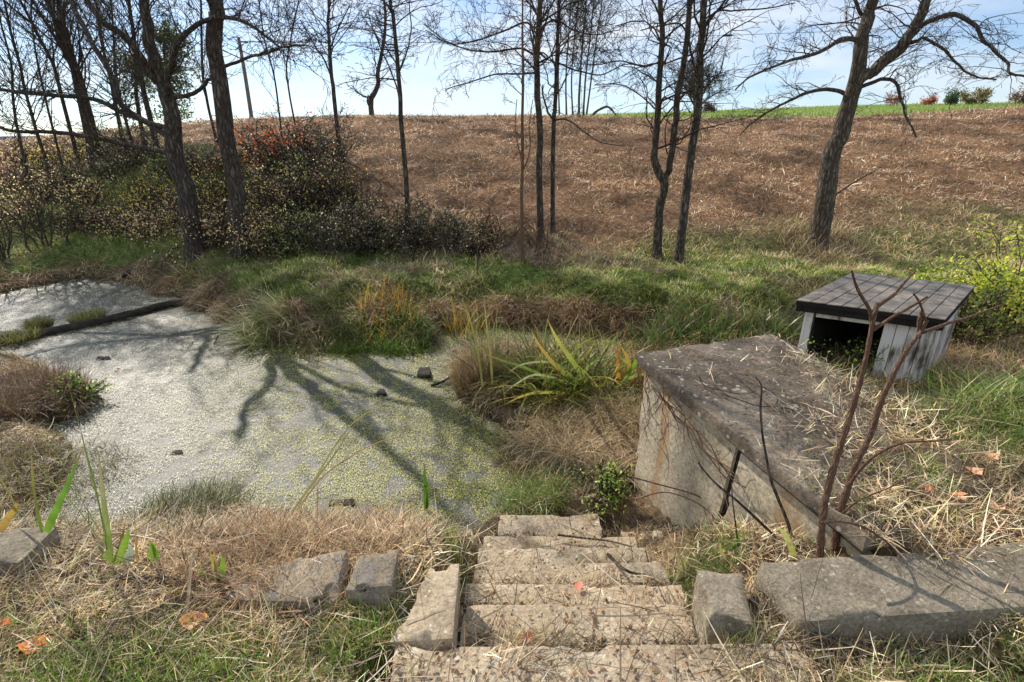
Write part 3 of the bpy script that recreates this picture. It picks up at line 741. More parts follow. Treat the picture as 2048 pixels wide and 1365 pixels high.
# ------------------------------------------------------------------ rough blocks of concrete and stone
def block(name, top, thick, mat, parent=None, origin=None, n=(14, 14, 5), amp=.012, f=6.0, seed=1, rnd=.15, bottom=None, chip=0.0, mb=None):
    """top: 4 corners (x,y,z) going round; rough box under it"""
    top = np.array(top, float)
    if bottom is None: bottom = top-np.array((0, 0, thick))
    bottom = np.array(bottom, float)
    vs = []; fs = []; cnt = 0
    def face(fn, a, b):
        nonlocal cnt
        U, V = np.meshgrid(np.linspace(0, 1, a+1), np.linspace(0, 1, b+1)); U = U.ravel(); V = V.ravel()
        vs.append(fn(U, V)); idx = np.arange((a+1)*(b+1)).reshape(b+1, a+1)+cnt
        fs.append(np.stack([idx[:-1, :-1], idx[:-1, 1:], idx[1:, 1:], idx[1:, :-1]], -1).reshape(-1, 4)); cnt += (a+1)*(b+1)
    nx, ny, nz = n
    o = np.ones
    face(lambda U, V: np.stack([U, V, o(len(U))], 1), nx, ny)
    face(lambda U, V: np.stack([V, U, 0*U], 1), ny, nx)
    face(lambda U, V: np.stack([U, 0*U, V], 1), nx, nz)
    face(lambda U, V: np.stack([1-U, o(len(U)), V], 1), nx, nz)
    face(lambda U, V: np.stack([0*U, 1-U, V], 1), ny, nz)
    face(lambda U, V: np.stack([o(len(U)), U, V], 1), ny, nz)
    q = np.concatenate(vs); F = np.concatenate(fs)
    def tri(q):
        U, V, W = q[:, :1], q[:, 1:2], q[:, 2:3]
        t = top[0]*(1-U)*(1-V)+top[1]*U*(1-V)+top[2]*U*V+top[3]*(1-U)*V
        b = bottom[0]*(1-U)*(1-V)+bottom[1]*U*(1-V)+bottom[2]*U*V+bottom[3]*(1-U)*V
        return b*(1-W)+t*W
    # rounding: pull the edges of the unit box in a little
    c = (q-.5)*2; e = np.sort(np.abs(c), axis=1)
    edge = np.clip((e[:, 1]-(1-rnd))/rnd, 0, 1)**2*.5
    P = tri(q); ctr = P.mean(0)
    P0 = tri(np.clip(.5+(q-.5)*(1-.25*rnd*edge[:, None]), 0, 1))
    dirv = P0-ctr; dirv /= np.linalg.norm(dirv, axis=1, keepdims=True)+1e-9
    P = P0+dirv*((fbm3(P0, f, seed)-.5)*2*amp)[:, None]
    if chip > 0:
        ch = sst(fbm3(P0, 9.0, seed+9), .50, .66)*np.clip((e[:, 1]-.8)/.2, 0, 1)
        P = P-dirv*(ch*chip)[:, None]
    m = mb or MB(); m.quads(P, F)
    if mb is not None: return None
    return m.build(name, mat, parent, True, origin)
def weld(o):
    import bmesh
    b = bmesh.new(); b.from_mesh(o.data); bmesh.ops.remove_doubles(b, verts=b.verts, dist=.0008)
    bmesh.ops.recalc_face_normals(b, faces=b.faces); b.to_mesh(o.data); b.free()
    return o
def G1(x, y): return float(ground(np.array([x]), np.array([y]))[0])

# ================================================================== THE THINGS
def S3(s, q, z): 
    p = SA+s*E1+q*E2; return (p[0], p[1], z)
# ---- steps
def build_steps():
    T = thing('concrete_steps', 'weathered concrete steps strewn with dead grass leading down to the pond', 'steps', (.25, 2.2, .3))
    org = np.array((.25, 2.2, .3)); y0 = .42
    for k, (ye, z, a, b) in enumerate(STEPS):
        th = .5 if k == 0 else .34
        if k == 0: y0 = .3
        j = .012*((k*7) % 3-1)
        block('step', [(a, y0-.03, z), (b, y0-.03, z-.004), (b+j, ye-j*.5, z+.003), (a-j, ye+j*.5, z)], th, M['step'], T, org, (44, 22, 8), .008, 7.0, 20+k, .05, None, .018)
        y0 = ye
build_steps()
# ---- spring house
def build_springhouse():
    org = np.array(S3(.8, .6, .4))
    T = thing('concrete_springhouse', 'low concrete spring house with a dark weathered slab roof beside the steps', 'spring house', org)
    L = 1.68
    block('roof_slab', [S3(-.02, 0, 1.2), S3(-.02, 1.18, 1.2), S3(L, 1.18, slab_z(L)), S3(L, 0, slab_z(L))][::-1], .07, M['slab'], T, org, (70, 50, 4), .006, 6, 31, .02, None, .022)
    def wl(name, s0, s1, q0, q1, z0, z1, b0, b1, sd, sh=(0, 0)):
        return block(name, [S3(s0+sh[0], q0, z0), S3(s1+sh[1], q0, z1), S3(s1+sh[1], q1, z1), S3(s0+sh[0], q1, z0)], 0, M['wall'], T, org, (26, 4, 26), .010, 3.0, sd, .05,
                     [S3(s0, q0, b0), S3(s1, q0, b1), S3(s1, q1, b1), S3(s0, q1, b0)], .02)
    block('crack_shade', [S3(.912, .064, 1.0), S3(.96, .064, 1.0), S3(.96, .15, 1.0), S3(.912, .15, 1.0)], 0, M['tar'], T, org, (2, 2, 8), .002, 3, 45, .05, [S3(.83, .064, .02), S3(.878, .064, .02), S3(.878, .15, .02), S3(.83, .15, .02)])  # added black block standing in for the shade inside the crack
    a = wl('wall', .045, .84, .045, .17, 1.115, 1.03, -.1, .1, 41, (0, .085)); a['label'] = 'rust stained pale wall cracked off at its right end'
    wl('wall', .868, 1.66, .051, .2, 1.00, .94, .1, .3, 42, (.083, 0))
    wl('wall', .03, 1.5, 1.0, 1.13, 1.115, 1.0, .1, .3, 43)
    block('wall', [S3(.03, .17, 1.065), S3(.03, 1.0, 1.065), S3(.15, 1.0, 1.06), S3(.15, .17, 1.06)], 1.1, M['wall'], T, org, (18, 4, 18), .008, 3.0, 44)
    # vine stems hanging on the wall
    rng = random.Random(5); out = []
    for k in range(26):
        s = rng.uniform(.0, .95)*1.0; q = .03; z = slab_z(s)-.07-rng.uniform(-.02, .06)
        n = rng.randint(8, 15); pts = []; ds = rng.gauss(0, .02)
        for i in range(n):
            pts.append(S3(s, q-.012-.02*rng.random(), z)); ds = ds*.7+rng.gauss(.004, .022); s += ds; z -= rng.uniform(.02, .06)
            if z < .12: break
        if len(pts) > 3: out.append((catmull(pts, 2), None))
    lines = []
    for p, _ in out:
        r0 = rng.uniform(.0012, .0032); lines.append((p, np.linspace(r0, r0*.4, len(p))))
    for k in range(5):    # longer runners along the slab edge
        s = rng.uniform(.1, .5); pts = []; z = slab_z(s)-.10
        for i in range(9): pts.append(S3(s, -.015-.02*rng.random(), z+rng.gauss(0, .012))); s += rng.uniform(.05, .12); z -= rng.uniform(.01, .04)
        lines.append((catmull(pts, 3), np.full(25, .004)))
    mb = MB(); tubes(mb, lines, 4); o = mb.build('vine', M['bark_red'], None, True, np.array(S3(.5, 0, .9)))
    tag(o, 'bare brown vine stems trailing down the pale spring house wall', 'vine')
    lines = []
    for k in range(4):
        s = rng.uniform(.15, .7); q = rng.uniform(.15, .8); pts = []; a = rng.uniform(-.5, .9)
        for i in range(8): pts.append(S3(s, q, slab_z(s)+.012+.012*rng.random())); a += rng.gauss(0, .35); s += .07*math.cos(a); q += .07*math.sin(a)
        lines.append((catmull(pts, 3), np.linspace(.004, .0018, 22)))
    mb = MB(); tubes(mb, lines, 4); o = mb.build('vine', M['twig'], None, True, np.array(S3(.5, .5, 1.18)))
    tag(o, 'thin dry vine stems lying across the top of the dark slab roof', 'vine')
build_springhouse()
# ---- wooden pump shed
def build_shed():
    A, B, D, E = PZ(1592, 601, .99), PZ(1705, 546, 1.07), PZ(1951, 573, 1.06), PZ(1892, 640, .98)   # front-left, back-left, back-right, front-right
    org = (A+B+D+E)/4; org[2] = .40
    T = thing('pump_shed', 'small low shed with black tar roof and peeling white boards behind the spring house', 'shed', org)
    def R(u, v, z=0): return (A*(1-u)*(1-v)+E*u*(1-v)+D*u*v+B*(1-u)*v)+np.array((0, 0, z))   # u along the front, v to the back
    block('roof', [R(0, 0), R(1, 0), R(1, 1), R(0, 1)], .05, M['tar'], T, org, (16, 12, 2), .004, 5, 51, .05)
    mb = MB(); nu, nv = 9, 3; rng = random.Random(3)
    for j in range(nv):
        for i in range(nu):
            g = .0035; u0, u1 = i/nu+g, (i+1)/nu-g; v0, v1 = j/nv+g*.6-.008, (j+1)/nv-g*1.4
            zz = .006+.004*rng.random()
            block('t', [R(u0, v0, zz), R(u1, v0, zz+rng.uniform(-.002, .004)), R(u1, v1, zz), R(u0, v1, zz+rng.uniform(-.002, .004))], .009, None, None, None, (6, 6, 1), .003, 9, 52+i+j*9, .08, mb=mb)
    mb.build('shingles', M['shingle'], T, False, org)
    # fascia boards
    for (a, b) in (((0, 0), (1, 0)), ((1, 0), (1, 1)), ((0, 1), (0, 0))):
        p, q = R(*a), R(*b); c = R(.5, .5); ind = (c-(p+q)/2); ind[2] = 0; ind /= np.linalg.norm(ind); o_ = ind*.025; i_ = ind*.055
        z = np.array((0, 0, -.045))
        block('fascia', [p+o_+z, q+o_+z, q+i_+z, p+i_+z], .075, M['tar'], T, org, (14, 2, 3), .004, 6, 60, .1)
    # walls: vertical boards
    def W(u, v): p = R(u, v); return p
    def boards(u0, v0, u1, v1, ztop, zbot, name, seed, th=.022, bw=.11):
        p, q = W(u0, v0), W(u1, v1); L = np.linalg.norm((q-p)[:2]); n = max(1, int(round(L/bw))); mb = MB(); c = R(.5, .5)
        dirv = (q-p)/np.linalg.norm(q-p); dirv[2] = 0; nr = np.array((-dirv[1], dirv[0], 0)); 
        if np.dot(nr, c-(p+q)/2) < 0: nr = -nr
        rg = random.Random(seed)
        for i in range(n):
            a = p+(q-p)*((i+.03)/n); b = p+(q-p)*((i+.97)/n); o_ = nr*rg.uniform(0, .006)
            pts = [np.array((a[0], a[1], ztop))+o_, np.array((b[0], b[1], ztop))+o_, np.array((b[0], b[1], ztop))+nr*th, np.array((a[0], a[1], ztop))+nr*th]
            zb = zbot if np.isscalar(zbot) else zbot
            block('b', pts, ztop-(zb+rg.uniform(-.01, .02)), None, None, None, (2, 1, 8), .003, 7, seed+i, .05, mb=mb)
        return mb.build(name, M['paint'], T, False, org)
    zt = .93; gb = .25
    boards(.05, .08, .12, .08, zt, gb, 'wall', 70)                        # left of the opening
    boards(.62, .08, .95, .08, zt, gb, 'wall', 75)                        # right of the opening
    boards(.12, .08, .62, .08, zt, .80, 'lintel', 80, bw=.6)
    boards(.95, .08, .95, .92, zt, gb, 'wall', 85)
    boards(.05, .08, .05, .92, zt, gb, 'wall', 90)
    boards(.05, .92, .95, .92, zt+.05, gb, 'wall', 95)
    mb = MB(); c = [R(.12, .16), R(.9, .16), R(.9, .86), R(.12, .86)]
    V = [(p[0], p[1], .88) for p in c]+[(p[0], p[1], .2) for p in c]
    mb.quads(V, [(1, 2, 6, 5), (2, 3, 7, 6), (3, 0, 4, 7), (4, 5, 6, 7), (0, 1, 2, 3)]); mb.build('interior_shade', M['tar'], T, False, org)  # added black box, its colour standing in for shade behind the opening
    return T
build_shed()

# ---- stones of the foreground
def rock(name, label, top, thick, mat, seed, amp=.03, cat='stone', rnd=.35, f=5.0, chip=.03, group=None, n=(22, 18, 8)):
    top = np.array(top, float); b = top.mean(0); b[2] -= thick
    o = block(name, top, thick, M[mat], None, b, n, amp, f, seed, rnd, None, chip); return tag(o, label, cat, group)
def pz4(px, z): return [tuple(PZ(u, v, zz)) for (u, v), zz in zip(px, z if hasattr(z, '__len__') else [z]*4)]
rock('curb_stone', 'long lichen grey concrete curb lying in dry grass at the right', [(1.04, 1.35, .93), (2.55, 1.30, 1.13), (2.5, 1.55, 1.16), (.985, 1.60, .96)], .3, 'curb', 101, .024, 'curb', .16, 4, .045, n=(80, 18, 12))
rock('end_stone', 'rounded grey stone standing right of the steps beside the long curb', [(.70, 1.36, .93), (.86, 1.34, .93), (.93, 1.60, .92), (.74, 1.62, .93)], .4, 'curb', 102, .045, rnd=.7, f=4)
rock('post_stone', 'squared brown stone block at the left edge of the steps', [(-.43, 1.30, .89), (-.205, 1.30, .91), (-.215, 1.63, .92), (-.335, 1.64, .90)], .45, 'step', 103, .014, rnd=.08, f=8, n=(26, 30, 10))
rock('flat_rock', 'broad flat tan rock with a slate grey corner left of the steps', [(-1.18, 1.49, .885), (-.66, 1.43, .93), (-.68, 1.68, .945), (-1.10, 1.66, .90)], .25, 'rock', 104, .045, rnd=.3, f=5, chip=.06, n=(50, 36, 14))
rock('grey_rock', 'small blue grey angular rock between the flat rock and the block', [(-.64, 1.48, .94), (-.45, 1.47, .97), (-.47, 1.66, .96), (-.63, 1.66, .94)], .28, 'rock', 105, .06, rnd=.5, f=5, chip=.06, n=(36, 30, 14))
rock('wall_stone', 'large squared pale stone at the left edge under dry stems', [(-2.7, 1.60, .93), (-1.98, 1.62, .94), (-2.02, 1.84, .93), (-2.7, 1.86, .93)], .4, 'curb', 106, .045, rnd=.4, f=4)
OBST += [(1.25, 1.47, .11), (1.5, 1.45, .08), (1.75, 1.45, .08), (2.0, 1.44, .08), (1.1, 1.5, .09), (2.2, 1.43, .08), (2.4, 1.43, .08), (1.37, 1.46, .08), (1.62, 1.45, .08), (1.87, 1.44, .08), (1.2, 1.42, .08), (.82, 1.48, .1), (-.3, 1.42, .12), (-.28, 1.56, .09), (-1.04, 1.56, .11), (-.90, 1.55, .12), (-.76, 1.55, .11), (-.55, 1.56, .09), (-2.2, 1.74, .13), (-2.4, 1.74, .13)]
for k, (u, v, s) in enumerate([(1436, 1046, .05), (1372, 1056, .035), (1600, 1010, .05), (1315, 1075, .03), (1250, 1075, .03)]):
    p = hit(u, v); x, y, z = p
    rock('rubble', ['pale broken concrete lump in the straw below the cracked wall', 'small pale rubble piece left of the broken lump', 'chunk of rubble wedged under the broken wall end', 'little rubble stone near the foot of the pale wall', 'tiny rubble stone nearest the lower steps'][k],
         [(x-s, y-s*.7, z+s*.9), (x+s*.9, y-s, z+s*.8), (x+s, y+s*.8, z+s), (x-s*.8, y+s, z+s*.9)], s*1.4, 'wall', 110+k, s*.3, 'rubble', .6, 12, s*.3, n=(8, 8, 5))
build_scatter()

# ---- log and debris in the pond
def log(name, label, path, r0, r1, mat, seed, cat='log', sides=9, Z=None):
    P = catmull(path, 6); t = np.linspace(0, 1, len(P))
    R = (r0+(r1-r0)*t)*(.85+.35*fbm(t*12, t*0, 1, 3, seed))
    mb = MB(); tubes(mb, [(P, R)], sides)
    for a in mb.v: a += ((fbm3(a.astype(float), 14.0, seed)-.5)[:, None]*r0*.5*np.array((1, 1, 1))).astype(np.float32)
    o = mb.build(name, M[mat], None, True, P[0]); return tag(o, label, cat)
log('fallen_log', 'long dark half sunken log crossing the pond at the left', [PZ(-60, 700, .03), PZ(0, 683, .035), PZ(120, 660, .04), PZ(240, 634, .045), PZ(330, 610, .05), PZ(385, 602, .05)], .068, .055, 'wood', 5)
log('leaning_branch', 'dead branch leaning from the left trunk down to the water', [PZ(250, 553, .12)+np.array((0, 0, -.02)), PZ(285, 515, .35), PZ(310, 475, .62), PZ(336, 437, .95)], .05, .022, 'bark', 6, 'branch')
rock('floating_stick', 'short dark flat stick floating on the bright duckweed at left', [tuple(PZ(190, 720, 0.009)), tuple(PZ(222, 718, 0.018)), tuple(PZ(219, 712, 0.013)), tuple(PZ(194, 713, 0.005))], 0.038, 'wood', 7, .02, 'stick', .5, 14, .012, n=(14, 10, 5))
rock('floating_bark', 'curled black bark chunk floating in the middle of the duckweed', [tuple(PZ(833, 753, 0.028)), tuple(PZ(862, 751, 0.055)), tuple(PZ(859, 733, 0.038)), tuple(PZ(837, 734, 0.017))], 0.075, 'wood', 8, .02, 'bark', .5, 14, .012, n=(14, 10, 5))
rock('floating_chip', 'small black chip floating nearer than the curled bark', [tuple(PZ(752, 789, 0.015)), tuple(PZ(772, 787, 0.030)), tuple(PZ(769, 777, 0.021)), tuple(PZ(756, 778, 0.009))], 0.050, 'wood', 9, .02, 'bark', .5, 14, .012, n=(14, 10, 5))
rock('sunken_wood', 'dark wet wood sticking out by the near shore of the pond', [tuple(PZ(655, 1011, 0.009)), tuple(PZ(712, 1009, 0.018)), tuple(PZ(709, 997, 0.013)), tuple(PZ(659, 998, 0.005))], 0.038, 'wood', 10, .02, 'wood', .5, 14, .012, n=(14, 10, 5))
log('sunken_twig', 'brown forked twig lying where duckweed meets the reed clump', [PZ(862, 772, .01), PZ(885, 764, .04), PZ(905, 752, .05), PZ(925, 752, .06)], .016, .008, 'wood', 11, 'twig')
rock('floating_leaf_stalk', 'thin dark stalk floating low on the left duckweed', [tuple(PZ(340, 908, 0.009)), tuple(PZ(366, 906, 0.018)), tuple(PZ(363, 899, 0.013)), tuple(PZ(344, 900, 0.005))], 0.038, 'wood', 12, .02, 'stick', .5, 14, .012, n=(14, 10, 5))

# ---- main trees
tree('bare_tree', 'dark leaning bare tree at left whose limb arches over to the right',
     [(394, 505), (378, 430), (361, 349), (346, 270), (330, 200), (318, 150), (306, 103), (295, 50), (287, 0)], (36, 17),
     [([(322, 172), (300, 144), (272, 100), (246, 78), (208, 40), (176, 4), (150, -40)], 15, 10, -.6),
      ([(333, 200), (336, 170), (341, 130), (361, 82), (402, 47), (451, 34), (492, 43), (529, 72), (560, 92)], 13, 4, -.9),
      ([(345, 262), (303, 246), (246, 226), (185, 201), (103, 189), (0, 180), (-90, 165)], 10, 6, 1.0),
      ([(352, 310), (267, 291), (185, 275), (103, 267), (40, 262), (0, 256), (-70, 230)], 9, 5, -.8),
      ([(340, 197), (362, 192), (386, 189), (403, 176), (414, 164), (424, 150)], 9, 6, .2),
      ([(348, 280), (290, 240), (246, 213), (221, 156), (185, 82), (150, 20), (120, -40)], 12, 9, 1.6)], 3.4, 1,
     tw=dict(n=22, length=1.5, start=.45, ld=7, lvl=2))
tree('bare_tree', 'straight thick dark trunk just right of the arching tree at left',
     [(484, 508), (477, 450), (468, 390), (451, 287), (441, 190), (432, 110), (435, 41), (430, 0)], (33, 27),
     [([(446, 140), (480, 122), (513, 111), (545, 102), (574, 94), (610, 90)], 7, 3, -.8)], 3.4, 2,
     tw=dict(n=20, length=1.8, start=.6, ld=9))
tree('slender_tree', 'slender dark tree rising out of the dark brush left of centre',
     [(818, 478), (812, 369), (804, 267), (800, 176), (793, 90), (785, 25), (781, 0)], (10, 6.5),
     [([(803, 215), (792, 170), (772, 120), (750, 70), (735, 20)], 3.5, 2, .5), ([(799, 150), (812, 110), (822, 60), (818, 0)], 3.5, 2, -.4)], 5, 3,
     tw=dict(n=34, length=1.3, start=.35, droop=.12, rmin=.003))
tree('sapling', 'thin reddish sapling standing left of the two dark centre trunks',
     [(1046, 525), (1044, 410), (1045, 320), (1045, 246), (1046, 164), (1045, 80), (1044, 0)], (7.5, 3.5),
     [([(1044, 330), (1036, 290), (1030, 250), (1034, 200)], 2.5, 1.5, .2), ([(1045, 345), (1060, 300), (1058, 250), (1066, 200)], 2.5, 1.5, -.2)], 2.5, 4, 'bark_red',
     tw=dict(n=24, length=.75, start=.4, rmin=.003), twig_mat='bark_red')
tree('bare_tree', 'straight dark centre tree with long drooping side branches',
     [(1082, 480), (1079, 349), (1077, 246), (1073, 144), (1077, 60), (1079, 0)], (13, 10.5),
     [([(1072, 90), (1055, 46), (1010, 62), (960, 80), (900, 88), (850, 60)], 4.5, 1.8, -1.0),
      ([(1073, 108), (1040, 97), (990, 104), (940, 101), (890, 82), (850, 50)], 4.5, 1.8, .8),
      ([(1075, 150), (1040, 148), (990, 150), (940, 165), (890, 180)], 4, 1.6, -.5),
      ([(1075, 60), (1110, 40), (1150, 62), (1190, 70), (1240, 60)], 4, 1.6, .5)], 6.5, 5,
     tw=dict(n=42, length=1.9, start=.35, droop=.14, up0=.5, curl=.27, ld=8, rmin=.003))
tree('bare_tree', 'narrower dark trunk just right of the straight centre tree',
     [(1105, 464), (1106, 328), (1108, 240), (1112, 205), (1115, 110), (1118, 0)], (9.5, 7),
     [([(1107, 245), (1095, 222), (1088, 200), (1085, 170)], 5, 3, .3), ([(1110, 242), (1135, 240), (1165, 262), (1200, 285), (1250, 293)], 3.5, 1.5, -.8),
      ([(1113, 120), (1150, 140), (1200, 150), (1250, 130), (1290, 135)], 3.5, 1.5, -.8), ([(1113, 80), (1095, 120), (1060, 135), (1010, 125)], 3, 1.4, .6)], 5.5, 6,
     tw=dict(n=34, length=1.7, start=.4, droop=.14, up0=.5, curl=.27, rmin=.003))
tree('forked_tree', 'dark tree that forks low down in front of the brown hillside',
     [(1314, 513), (1320, 430), (1326, 372), (1312, 335), (1308, 300), (1316, 205), (1323, 82), (1320, 0)], (19, 9.5),
     [([(1325, 378), (1334, 350), (1341, 328), (1349, 260), (1355, 205), (1362, 150), (1370, 103), (1380, 0), (1388, -60)], 15, 10, -.3),
      ([(1316, 130), (1290, 132), (1240, 122), (1200, 130), (1150, 128)], 3.5, 1.5, -1.0),
      ([(1312, 220), (1280, 190), (1240, 170), (1190, 170)], 3, 1.4, .6)], 6, 7,
     tw=dict(n=36, length=1.8, start=.4, droop=.13, up0=.5, curl=.27, ld=8, rmin=.003))
tree('bare_tree', 'straight dark tree leaning slightly right beside the forked tree',
     [(1357, 527), (1374, 390), (1388, 287), (1398, 164), (1402, 80), (1405, 0)], (18, 12),
     [([(1394, 170), (1385, 120), (1376, 80), (1362, 50), (1320, 52), (1280, 60)], 5, 2, -.6), ([(1401, 60), (1430, 25), (1470, 22), (1530, 18), (1590, 5)], 4, 2, -.8)], 6, 8,
     tw=dict(n=32, length=1.9, start=.42, droop=.14, up0=.5, curl=.27, rmin=.003))
tree('spreading_tree', 'large leaning bare tree at right with wide crooked limbs',
     [(1636, 490), (1645, 420), (1657, 349), (1670, 300), (1684, 262), (1700, 205), (1707, 160), (1716, 82), (1733, 30), (1743, 0)], (38, 20),
     [([(1697, 215), (1715, 165), (1747, 140), (1792, 103), (1812, 75), (1829, 45), (1854, 0), (1880, -60)], 25, 17, -.5),
      ([(1826, 62), (1862, 42), (1907, 29), (1935, 38), (1952, 53), (1965, 78), (1981, 94), (2014, 123), (2020, 148), (2052, 154)], 10, 4, -1.0),
      ([(1822, 85), (1836, 82), (1850, 76), (1887, 98), (1905, 118), (1928, 140), (1960, 156), (1992, 160)], 7, 3, .7),
      ([(1712, 80), (1690, 78), (1669, 86), (1641, 103), (1612, 112), (1583, 119), (1542, 133), (1500, 155), (1470, 180)], 10, 3, -.8),
      ([(1697, 200), (1680, 183), (1636, 180), (1610, 187), (1587, 197), (1556, 212), (1526, 228), (1500, 250), (1480, 270)], 8.5, 2.5, .7),
      ([(1728, 178), (1745, 166), (1768, 158), (1790, 162), (1798, 185), (1803, 205), (1812, 232), (1821, 250), (1832, 275)], 8, 3, -.9),
      ([(1735, 146), (1729, 120), (1730, 80), (1726, 40), (1714, 10), (1700, -40)], 9, 6, .3)], 5, 9, 'bark_mid',
     tw=dict(n=22, length=1.5, start=.55, droop=.12, ld=8, rmin=.003))
tree('bare_tree', 'thin bare tree on the brushy crest left of the crooked tree',
     [(675, 256), (669, 200), (662, 144), (658, 60), (656, 0)], (9, 5),
     [([(662, 150), (648, 120), (628, 90), (600, 40)], 4, 2, .8), ([(661, 100), (675, 60), (700, 10)], 3, 2, -.5)], 4, 10, Y=15.5,
     tw=dict(n=46, length=1.9, start=.3, rmin=.005, up0=.6))
tree('crooked_tree', 'crooked bare tree alone on the crest of the hill left of centre',
     [(744, 232), (741, 205), (746, 190), (756, 164), (758, 140), (765, 103), (769, 60), (770, 30), (767, 0)], (11, 4.5),
     [([(745, 185), (733, 195), (715, 185), (702, 170)], 4, 1.5, -.6), ([(742, 215), (736, 206), (735, 196)], 6, 4, .2)], 3, 11, Y=26, 
     tw=dict(n=60, length=1.7, start=.25, rmin=.008, up0=.2, lvl=3, kids=3))
# ---- background trees at left
bg = [
 ('dark bare tree far left of the pond with two stems crossing', [(172, 275), (156, 172), (131, 103), (111, 41), (98, 0)], (17, 9), 17.0, 12),
 ('tall bare tree at left with a trunk bending away leftward', [(189, 275), (176, 210), (152, 135), (135, 74), (119, 16), (112, -20)], (15, 8), 18.5, 13),
 ('slim bare tree leaning left in the left hand woods', [(139, 262), (119, 172), (94, 103), (53, 25), (35, -10)], (9, 5), 17.5, 14),
 ('slim bare tree nearest the left edge above the pond', [(88, 310), (70, 250), (53, 197), (41, 135), (20, 62), (8, 0)], (8, 5), 16.0, 15),
 ('dark bare tree half hidden behind the arching limb', [(308, 268), (287, 176), (271, 103), (262, 33), (256, 0)], (13, 7), 17.0, 16),
 ('thin bare tree rising left of the small ivy wrapped tree', [(262, 270), (240, 190), (228, 100), (222, 0)], (8, 4), 15.0, 24),
 ('spindly bare tree at the left edge leaning into the woods', [(110, 290), (92, 200), (70, 100), (62, 0)], (6, 3), 14.5, 25),
 ('thin bare tree seen between the two big left trunks', [(430, 262), (412, 190), (404, 120), (402, 41), (401, 0)], (7, 5), 16.5, 17),
 ('fine bare sapling right of the far utility pole', [(558, 240), (550, 164), (532, 95), (520, 20)], (5, 3), 15.5, 18),
 ('fine bare sapling beside the thin crest tree', [(592, 240), (574, 156), (580, 90), (596, 10)], (5, 3), 16.5, 19),
 ('bare tree at the far left edge in front of the hazy hill', [(45, 330), (30, 230), (22, 130), (0, 40)], (7, 4), 14.5, 20),
 ('bare tree with upright limbs deep in the left woods', [(240, 262), (225, 180), (205, 90), (190, 0)], (10, 5), 20.0, 21)]
for lab, tr, w, Y, sd in bg:
    b = PY(*tr[0], Y); 
    rngb = random.Random(sd)
    T, out, root = tree('woodland_tree', lab, tr, (w[0]*.78, w[1]*.78), [], .9, sd, Y=Y, mat='bark', group='bare trees at the left of the pond',
         tw=dict(n=46 if w[0] > 7.5 else 30, length=3.2 if w[0] > 7.5 else 2.4, start=.12, rmin=.0045, up0=1.15, lvl=2, kids=5, curl=.10, up=.04))
T, out, root = tree('ivy_tree', 'ivy covered dark green tree behind the arching limb at left', [(352, 262), (340, 200), (335, 150)], (12, 8), [], 1.2, 22, Y=17.5, tw=dict(n=34, length=.9, start=.1, up0=.1))
foliage(T, root, out, 5200, .07, [(.045, .065, .022), (.07, .09, .03), (.10, .11, .04)], [4, 3, 1], 22, .12)
T, out, root = tree('ivy_tree', 'small ivy wrapped tree between the far left trunks', [(285, 268), (275, 215), (272, 165)], (9, 6), [], .6, 23, Y=18.5, tw=dict(n=30, length=.8, start=.05, up0=.1))
foliage(T, root, out, 3600, .07, [(.05, .07, .025), (.08, .09, .035), (.13, .12, .05)], [4, 3, 1], 23, .12)
# far crest stand
for k, (tr, w) in enumerate([([(1119, 236), (1117, 150), (1121, 60), (1118, 0)], 3.2), ([(1133, 236), (1132, 150), (1138, 60), (1142, 0)], 3.6), ([(1146, 236), (1143, 160), (1149, 70), (1158, 0)], 3.4),
        ([(1157, 236), (1160, 170), (1166, 80), (1172, 0)], 5.0), ([(1166, 236), (1172, 150), (1182, 60), (1188, 0)], 4.0), ([(1172, 236), (1184, 150), (1196, 60), (1204, 0)], 3.6)]):
    lab = ['leftmost thin tree of the far stand on the hilltop', 'second thin tree from the left of the hilltop stand', 'third slim tree of the hilltop stand', 'thickest trunk in the hilltop stand', 'leaning tree right of the thickest hilltop trunk', 'rightmost leaning tree of the hilltop stand'][k]
    tree('crest_tree', lab, tr, (w, w*.6), [], 2.5, 30+k, Y=46, mat='far', twig_mat='far', group='thin bare trees far off on the hilltop', tw=dict(n=50, length=3.4, start=.22, rmin=.013, up0=1.1, lvl=2, kids=4, curl=.1))
tree('round_tree', 'round bare bushy tree on the skyline behind the forked tree', [(1391, 224), (1390, 205), (1388, 190)], (8, 6), [([(1391, 215), (1375, 185), (1360, 160)], 4, 2, 0), ([(1391, 215), (1408, 185), (1428, 155)], 4, 2, 0), ([(1390, 212), (1388, 170), (1392, 140)], 4, 2, 0), ([(1392, 218), (1420, 195), (1448, 180)], 3, 2, 0)], 1.5, 37, Y=60, mat='far', twig_mat='far',
     tw=dict(n=50, length=4.6, start=.1, rmin=.017, up0=.8, lvl=2, kids=5, curl=.1, ld=4))
log('fallen_limb', 'arched fallen limb lying on the far hilltop right of the stand', [PY(1180, 236, 46), PY(1195, 222, 46), PY(1215, 214, 45.5), PY(1228, 226, 45), PY(1234, 234, 45)], .12, .05, 'far', 13, 'branch')

